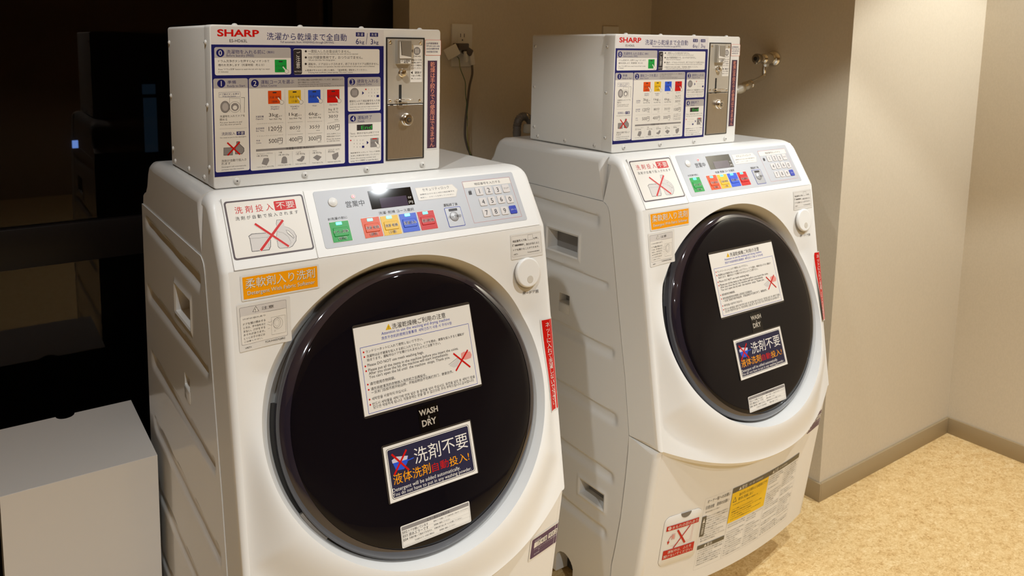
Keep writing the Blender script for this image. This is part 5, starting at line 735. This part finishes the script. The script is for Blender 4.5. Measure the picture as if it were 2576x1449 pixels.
# ------------------------------------------------------------------ coin box
def make_coin_box():
    B = thing('coin_box', 'beige coin control box standing on the nearer washing machine', 'coin box', (0, 0, 1.038), 'coin boxes on the washing machines')
    z0, z1 = 0.0, .2530; x0, x1 = -.2770, .1337; D = .2745; Z = 1.038
    # front frame (cap) and rear case with a seam between
    bm = bmesh.new(); outl = rr_outline(x0, z0 + .0004, x1, z1, .0050, 5)
    def shell(nm, y0, y1, ins, M, par, r0=.0018):
        V, F = [], []; n_ = len(outl); cx = (x0 + x1) / 2; cz = (z0 + z1) / 2
        rings = [(r0 + ins, y0), (r0 * .3 + ins, y0 + r0 * .3), (ins, y0 + r0), (ins, y1)]
        for s_, y in rings:
            for x, z in outl: V.append((x - math.copysign(s_, x - cx), y, z - math.copysign(s_, z - cz)))
        for i in range(3):
            for k in range(n_): k2 = (k + 1) % n_; F.append((i * n_ + k, i * n_ + k2, (i + 1) * n_ + k2, (i + 1) * n_ + k))
        F.append(list(range(n_))); F.append([3 * n_ + k for k in range(n_)][::-1])
        me = mesh(nm, V, F, M); b2 = bmesh.new(); b2.from_mesh(me); bmesh.ops.recalc_face_normals(b2, faces=b2.faces); b2.to_mesh(me); b2.free()
        return obj(nm, me, par, 35)
    ff = shell('front_cover', 0, .0300, 0, BOXW, B)
    shell('rear_case', .0306, D, .0004, BOXW, B, .0006)
    shell('seam_core', .029, .032, .0016, DARK, B, .0002)
    bxm = lambda u, v, off: np.stack([u, -off, v - Z], 1)
    decal('instruction_sheet', LB['sheet'], bxm, B, .0003, .00006, label='navy and white instruction sheet with fares')
    decal('coin_only_sticker', LB['coin_notice'], bxm, B, .0003)
    decal('vertical_sign', LB['vertical_sign'], bxm, B, .0003)
    def fm(u, v, h=0): return (u, -h, v - Z)
    # coin mechanism
    bz = slab('coin_bezel', rr_outline(.0226, 1.0612, .0997, 1.2762, .0006), fm, 0, .0016, .0006, mat('black_bezel', (.02, .018, .016, 1), .4), B)
    cp = slab('coin_plate', rr_outline(.0250, 1.1608, .0965, 1.2735, .0004), fm, .0008, .0022, .0004, BEIGEM, B)
    dd = slab('cash_door', rr_outline(.0252, 1.0632, .0963, 1.1590, .0004), fm, .0008, .0024, .0006, STEEL, B)
    for a, c in ((.0300, 1.268), (.0902, 1.267), (.0300, 1.1668), (.0898, 1.1660)):
        sc = lathe('screw', [(.0031, 0), (.0030, .0010), (.0022, .0018), (.0008, .0021)], CHROME, 16, (0, -1, 0), (a, -.0020, c - Z), cp)
    fu = slab('coin_funnel', rr_outline(.0400, 1.2300, .0690, 1.2720, .0010), fm, .002, .0100, .0010, mat('satin_metal', (.55, .53, .48, 1), .3, .7), cp)
    # sunken throat: wedge with a white flap and a dark slot
    boxo('funnel_mouth', .0435, .0672, -.0104, -.0098, 1.2395 - Z, 1.2690 - Z, mat('funnel_grey', (.36, .33, .28, 1), .3, .5), fu)
    V = [(.0440, -.0108, 1.2690 - Z), (.0440, -.0108, 1.2400 - Z), (.0475, -.0109, 1.2455 - Z), (.0458, -.0109, 1.2690 - Z)]; obj('funnel_cheek', mesh('funnel_cheek', V, [(0, 1, 2, 3)], PRINT['W']), fu, 0)
    V = [(.0440, -.0108, 1.2400 - Z), (.0670, -.0108, 1.2400 - Z), (.0665, -.0110, 1.2425 - Z), (.0475, -.0110, 1.2455 - Z)]; obj('funnel_lip', mesh('funnel_lip', V, [(0, 1, 2, 3)], PRINT['W']), fu, 0)
    V = [(.0458, -.0111, 1.2690 - Z), (.0475, -.0111, 1.2457 - Z), (.0484, -.0111, 1.2457 - Z), (.0468, -.0111, 1.2690 - Z)]; obj('coin_slot', mesh('coin_slot', V, [(0, 1, 2, 3)], DARK), fu, 0)
    decal('funnel_label', LB['funnel_label'], bxm, fu, .0103, .0001)
    decal('coin_sticker', LB['coin_sticker'], bxm, cp, .0024, .0001)
    lathe('return_button', [(.0075, 0), (.0075, .0015), (.0062, .0022), (.0062, .0075), (.0054, .0090), (.003, .0098), (.0005, .010)], CHROME, 24, (0, -1, 0), (.0533, -.0020, 1.2148 - Z), cp)
    slab('lever_slot', rr_outline(.0472, 1.1635, .0525, 1.1940, .0005), fm, .0020, .0024, 0, DARK, cp)
    pts = [(.0400, -.004, 1.1685 - Z), (.0470, -.008, 1.1683 - Z), (.056, -.0165, 1.1680 - Z), (.0660, -.017, 1.1683 - Z), (.0700, -.0125, 1.1684 - Z), (.0660, -.0080, 1.1684 - Z), (.0560, -.0085, 1.1682 - Z), (.0500, -.0050, 1.1680 - Z)]
    tube('return_lever', pts, .0013, CHROME, cp, 8, 5)
    lk = lathe('lock', [(.0112, 0), (.0112, .0020), (.0104, .0032), (.0098, .0040), (.0098, .0090), (.0086, .0102), (.006, .0104)], CHROME, 32, (0, -1, 0), (.0620, -.0022, 1.1325 - Z), dd)
    lathe('keyway', [(.0040, 0), (.0040, .0006), (.0028, .0008)], DARK, 20, (0, -1, 0), (.0620, -.0124, 1.1325 - Z), lk)
    lathe('key_core', [(.0025, 0), (.0025, .0012)], CHROME, 16, (0, -1, 0), (.0620, -.0124, 1.1325 - Z), lk)
    for a in (.0300, .0480): boxo('hinge_tab', a, a + .006, -.0030, -.0020, 1.1585 - Z, 1.1605 - Z, DARK, dd)
    # screws
    def dome(org, ax, r_=.0052):
        s_ = lathe('screw', [(r_, 0), (r_ * .97, .0009), (r_ * .75, .0022), (r_ * .4, .0029), (r_ * .1, .0031)], SCREW, 20, ax, org, B)
        a = Vector(ax); lathe('screw_cross', [(r_ * .24, 0), (r_ * .24, .0003)], SCREWD, 8, ax, Vector(org) + a * .0030, s_)
    for x in (-.241, -.128, -.015, .097): dome((x, -.0002, 1.0490 - Z), (0, -1, 0))
    for y, z in ((.270, 1.263), (.270, 1.167), (.267, 1.071), (.022, 1.264), (.021, 1.167), (.019, 1.070)): dome((x0 + (.0002 if y < .03 else .0006), y - (.006 if y > .26 else 0), z - Z), (-1, 0, 0), .0042)
    for y in (.247, .149, .052): dome((x0 + .0006, y, 1.0495 - Z), (-1, 0, 0), .0046)
    for x in (-.235, -.128, -.018, .097): dome((x, .012, z1 - .0002), (0, 0, 1), .0046)
    return B
CB1 = make_coin_box()

# ------------------------------------------------------------------ second machine: copies of the thing, its parts and their sub-parts
def copy_tree(o, parent=None):
    c = o.copy(); COL.objects.link(c); c.parent = parent
    for ch in list(o.children): copy_tree(ch, c)
    return c
W2 = copy_tree(W1); W2.location = (.8379, -.0059, 0); W2['label'] = 'farther white drum washing machine with coin box, in the alcove at right'
CB2 = copy_tree(CB1); CB2.location = (.8379, -.0059, 1.038); CB2['label'] = 'beige coin control box standing on the farther washing machine by the tap'
for ch in W2.children:
    if ch.name.startswith('red_strip'): ch.location = (.0060, .0012, .0085)
    if ch.name.startswith('service_label'): ch.location = (0, 0, .006)
bpy.context.view_layer.update()

# ------------------------------------------------------------------ white cabinet at left
CX0, CX1, CY0, CY1, CZ = -.580, -.3135, .318, .590, .460
cb = thing('storage_cabinet', 'low glossy white laminate cabinet left of the nearer washing machine', 'cabinet', ((CX0 + CX1) / 2, (CY0 + CY1) / 2, 0))
hx, hy = (CX1 - CX0) / 2, (CY1 - CY0) / 2
# top board with a round cable notch in the back edge
nx = -.4475 - (CX0 + CX1) / 2; outl = [(-hx, -hy), (hx, -hy), (hx, hy)] + [(nx + .0185 * math.cos(t), hy - .018 * math.sin(t)) for t in np.linspace(0, PI, 15)] + [(-hx, hy)]
slab('carcass', outl, lambda u, v, h=0: (u, v, h), .02, CZ, .0008, CAB, cb)
boxo('levelling_rail', -hx + .02, hx - .02, hy - .06, hy - .03, 0, .02, DARK, cb)
boxo('plinth', -hx + .018, hx - .018, -hy + .02, -hy + .03, 0, .02, DARK, cb)

# ------------------------------------------------------------------ wall sockets, plug and cables
oy = YB
ot = thing('wall_socket', 'ivory wall socket plate with a grey plug, above the nearer washing machine', 'socket', (.604, oy, 1.2635))
def om(u, v, h=0): return (u, -h, v)
slab('cover_plate', rr_outline(-.035, -.060, .035, .060, .0015), om, 0, .0060, .0015, OUTLET, ot)
slab('socket_insert', rr_outline(-.0150, -.034, .0150, .036, .001), om, .0055, .0068, .0006, OUTLET, ot)
for sx in (-.0062, .0062): boxo('socket_slot', sx - .0009, sx + .0009, -.0071, -.0066, .0225, .0325, DARK, ot)
lathe('earth_hole', [(.0022, 0), (.0022, .0004)], DARK, 12, (0, -1, 0), (0, -.0067, .0145), ot)
# open flap of the earth terminal
fp_ = slab('terminal_flap', rr_outline(-.020, -.016, .020, .016, .002), om, 0, .0030, .001, OUTLET, ot)
fp_.location = (-.050, -.030, -.0185); fp_.rotation_euler = (0, -.5, -.35)
o2 = thing('blank_wall_plate', 'ivory blank wall plate behind the far coin box', 'wall plate', (1.182, oy, 1.2695))
slab('cover_plate', rr_outline(-.035, -.060, .035, .060, .0015), om, 0, .0060, .0015, OUTLET, o2)
slab('blank_insert', rr_outline(-.015, -.034, .015, .034, .001), om, .0055, .0066, .0005, OUTLET, o2)
pg = thing('power_plug', 'dark brown power plug with a grey cable running down behind the machine', 'plug', (.600, .62, 1.25))
bm = box_bm(-.030, .004, -.018, .0165, .0, .019, .003)
o = obj('plug_body', bm_mesh('plug_body', bm, mat('plug_dark_brown', (.075, .055, .045, 1), .5)), pg)
bm = box_bm(-.004, .020, -.016, .010, -.010, .010, .004); o = obj('plug_shoulder', bm_mesh('plug_shoulder', bm, mat('plug_dark_brown', (.075, .055, .045, 1), .5)), pg); o.rotation_euler = (0, .5, 0)
bm = box_bm(-.006, .008, -.006, .006, -.040, .0, .002); o = obj('cable_clamp', bm_mesh('cable_clamp', bm, OUTLET), pg); o.location = (.014, -.008, -.002); o.rotation_euler = (0, -.18, 0)
bm = box_bm(-.009, .008, -.004, .004, -.030, .002, .0015); o = obj('cable_tag', bm_mesh('cable_tag', bm, OUTLET), pg); o.location = (-.001, -.010, -.003); o.rotation_euler = (.1, -.3, .4)
tube('power_cable', [(p[0] - .600, p[1] - .62, p[2] - 1.25) for p in [(.6205, .612, 1.212), (.617, .605, 1.183), (.606, .602, 1.148), (.598, .600, 1.095), (.593, .600, 1.054), (.592, .600, 1.010), (.601, .600, .976), (.610, .600, .958), (.625, .585, .90), (.60, .56, .80), (.5, .54, .7), (.35, .50, .66)]], .0034, CABLE, pg, 10, 6)
ew = thing('earth_wire', 'thin green and yellow earth wire hanging from the wall socket', 'wire', (.58, .61, 1.225))
GW = mat('green_yellow_wire', (.05, .13, .03, 1), .45); add_noise(GW, (.03, .10, .03, 1), (.25, .24, .03, 1), 28, 1, .5, .56)
tube('wire', [(p[0] - .58, p[1] - .61, p[2] - 1.225) for p in [(.576, .622, 1.232), (.575, .61, 1.225), (.577, .606, 1.200), (.585, .602, 1.177), (.590, .599, 1.159), (.590, .597, 1.130), (.594, .5955, 1.094), (.5955, .5945, 1.053), (.5965, .594, .999), (.607, .594, .959), (.62, .58, .9), (.60, .555, .80), (.5, .53, .7), (.36, .49, .67)]], .0011, GW, ew, 8, 5)

# ------------------------------------------------------------------ tap and its hose
tp = thing('water_tap', 'chrome water tap on the alcove wall right of the far coin box', 'tap', (XA, .174, 1.2350))
lathe('wall_flange', [(.0235, 0), (.0230, .004), (.0185, .009), (.0130, .011), (.0125, .014)], CHROME, 32, (-1, 0, 0), (0, 0, 0), tp)
lathe('tap_body', [(.0115, .008), (.0155, .020), (.0155, .048), (.0130, .052), (.0100, .054), (.0100, .066), (.0120, .068)], CHROME, 28, (-1, 0, 0), (0, 0, 0), tp)
hd = lathe('tap_handle', [(.0120, .066), (.0140, .070), (.0145, .080), (.0120, .084), (.0060, .085)], mat('dull_chrome', (.34, .31, .27, 1), .3, 1), 24, (-1, 0, 0), (0, 0, 0), tp)
bm = box_bm(-.083, -.070, -.005, .005, -.026, -.008, .003); o = obj('handle_lever', bm_mesh('handle_lever', bm, CHROME), hd); o.rotation_euler = (0, .12, 0)
lathe('handle_cap', [(.0055, 0), (.0055, .0008)], DARK, 16, (-1, 0, 0), (-.0848, 0, 0), hd)
lathe('outlet_nut', [(.0085, 0), (.0090, .004), (.0090, .012), (.0070, .015)], CHROME, 8, (0, 0, -1), (-.033, .002, -.008), tp)
tube('spout', [(-.033, .004, -.012), (-.033, .005, -.030), (-.031, .006, -.044), (-.036, .006, -.052), (-.050, .006, -.057), (-.089, .006, -.070)], .0072, CHROME, tp, 14, 8)
hs = thing('water_hose', 'pale water hose screwed to the tap and running behind the far machine', 'hose', (1.281, .18, 1.165))
ax = (-.94, 0, -.26)
lathe('hose_nut', [(.0080, 0), (.0120, .003), (.0120, .010), (.0098, .012), (.0098, .020), (.0130, .023), (.0130, .034), (.0105, .040), (.0105, .045)], CHROME, 20, ax, (.006, 0, .001), hs)
lathe('hose_connector', [(.0115, .043), (.0130, .047), (.0130, .062), (.0085, .070), (.0085, .078)], CLEARPL, 18, ax, (.006, 0, .001), hs)
tube('hose', [(-.062, 0, -.018), (-.090, .010, -.035), (-.125, .06, -.06), (-.17, .14, -.07), (-.20, .24, -.085), (-.215, .30, -.13), (-.225, .325, -.22), (-.24, .33, -.4)], .0075, CLEARPL, hs, 12, 6)
dh = thing('drain_hose', 'grey ribbed hose arching up behind the farther washing machine', 'hose', (.7, .5, 1.0))
tube('hose', [(-.001, 0, -.99), (-.001, 0, -.30), (-.001, 0, -.10), (-.001, 0, .024), (.000, 0, .047), (.008, 0, .063), (.022, 0, .068), (.036, 0, .063), (.047, 0, .050), (.052, 0, .03)], .0105, HOSE, dh, 14, 7, ribs=1)
lathe('clamp_ring', [(.0120, -.002), (.0130, -.002), (.0130, .003), (.0120, .003)], CHROME, 24, (.6, 0, .4), (.030, 0, .066), dh)
boxo('hose_elbow', .026, .060, -.012, .010, .020, .046, CLEARPL, dh, .004)
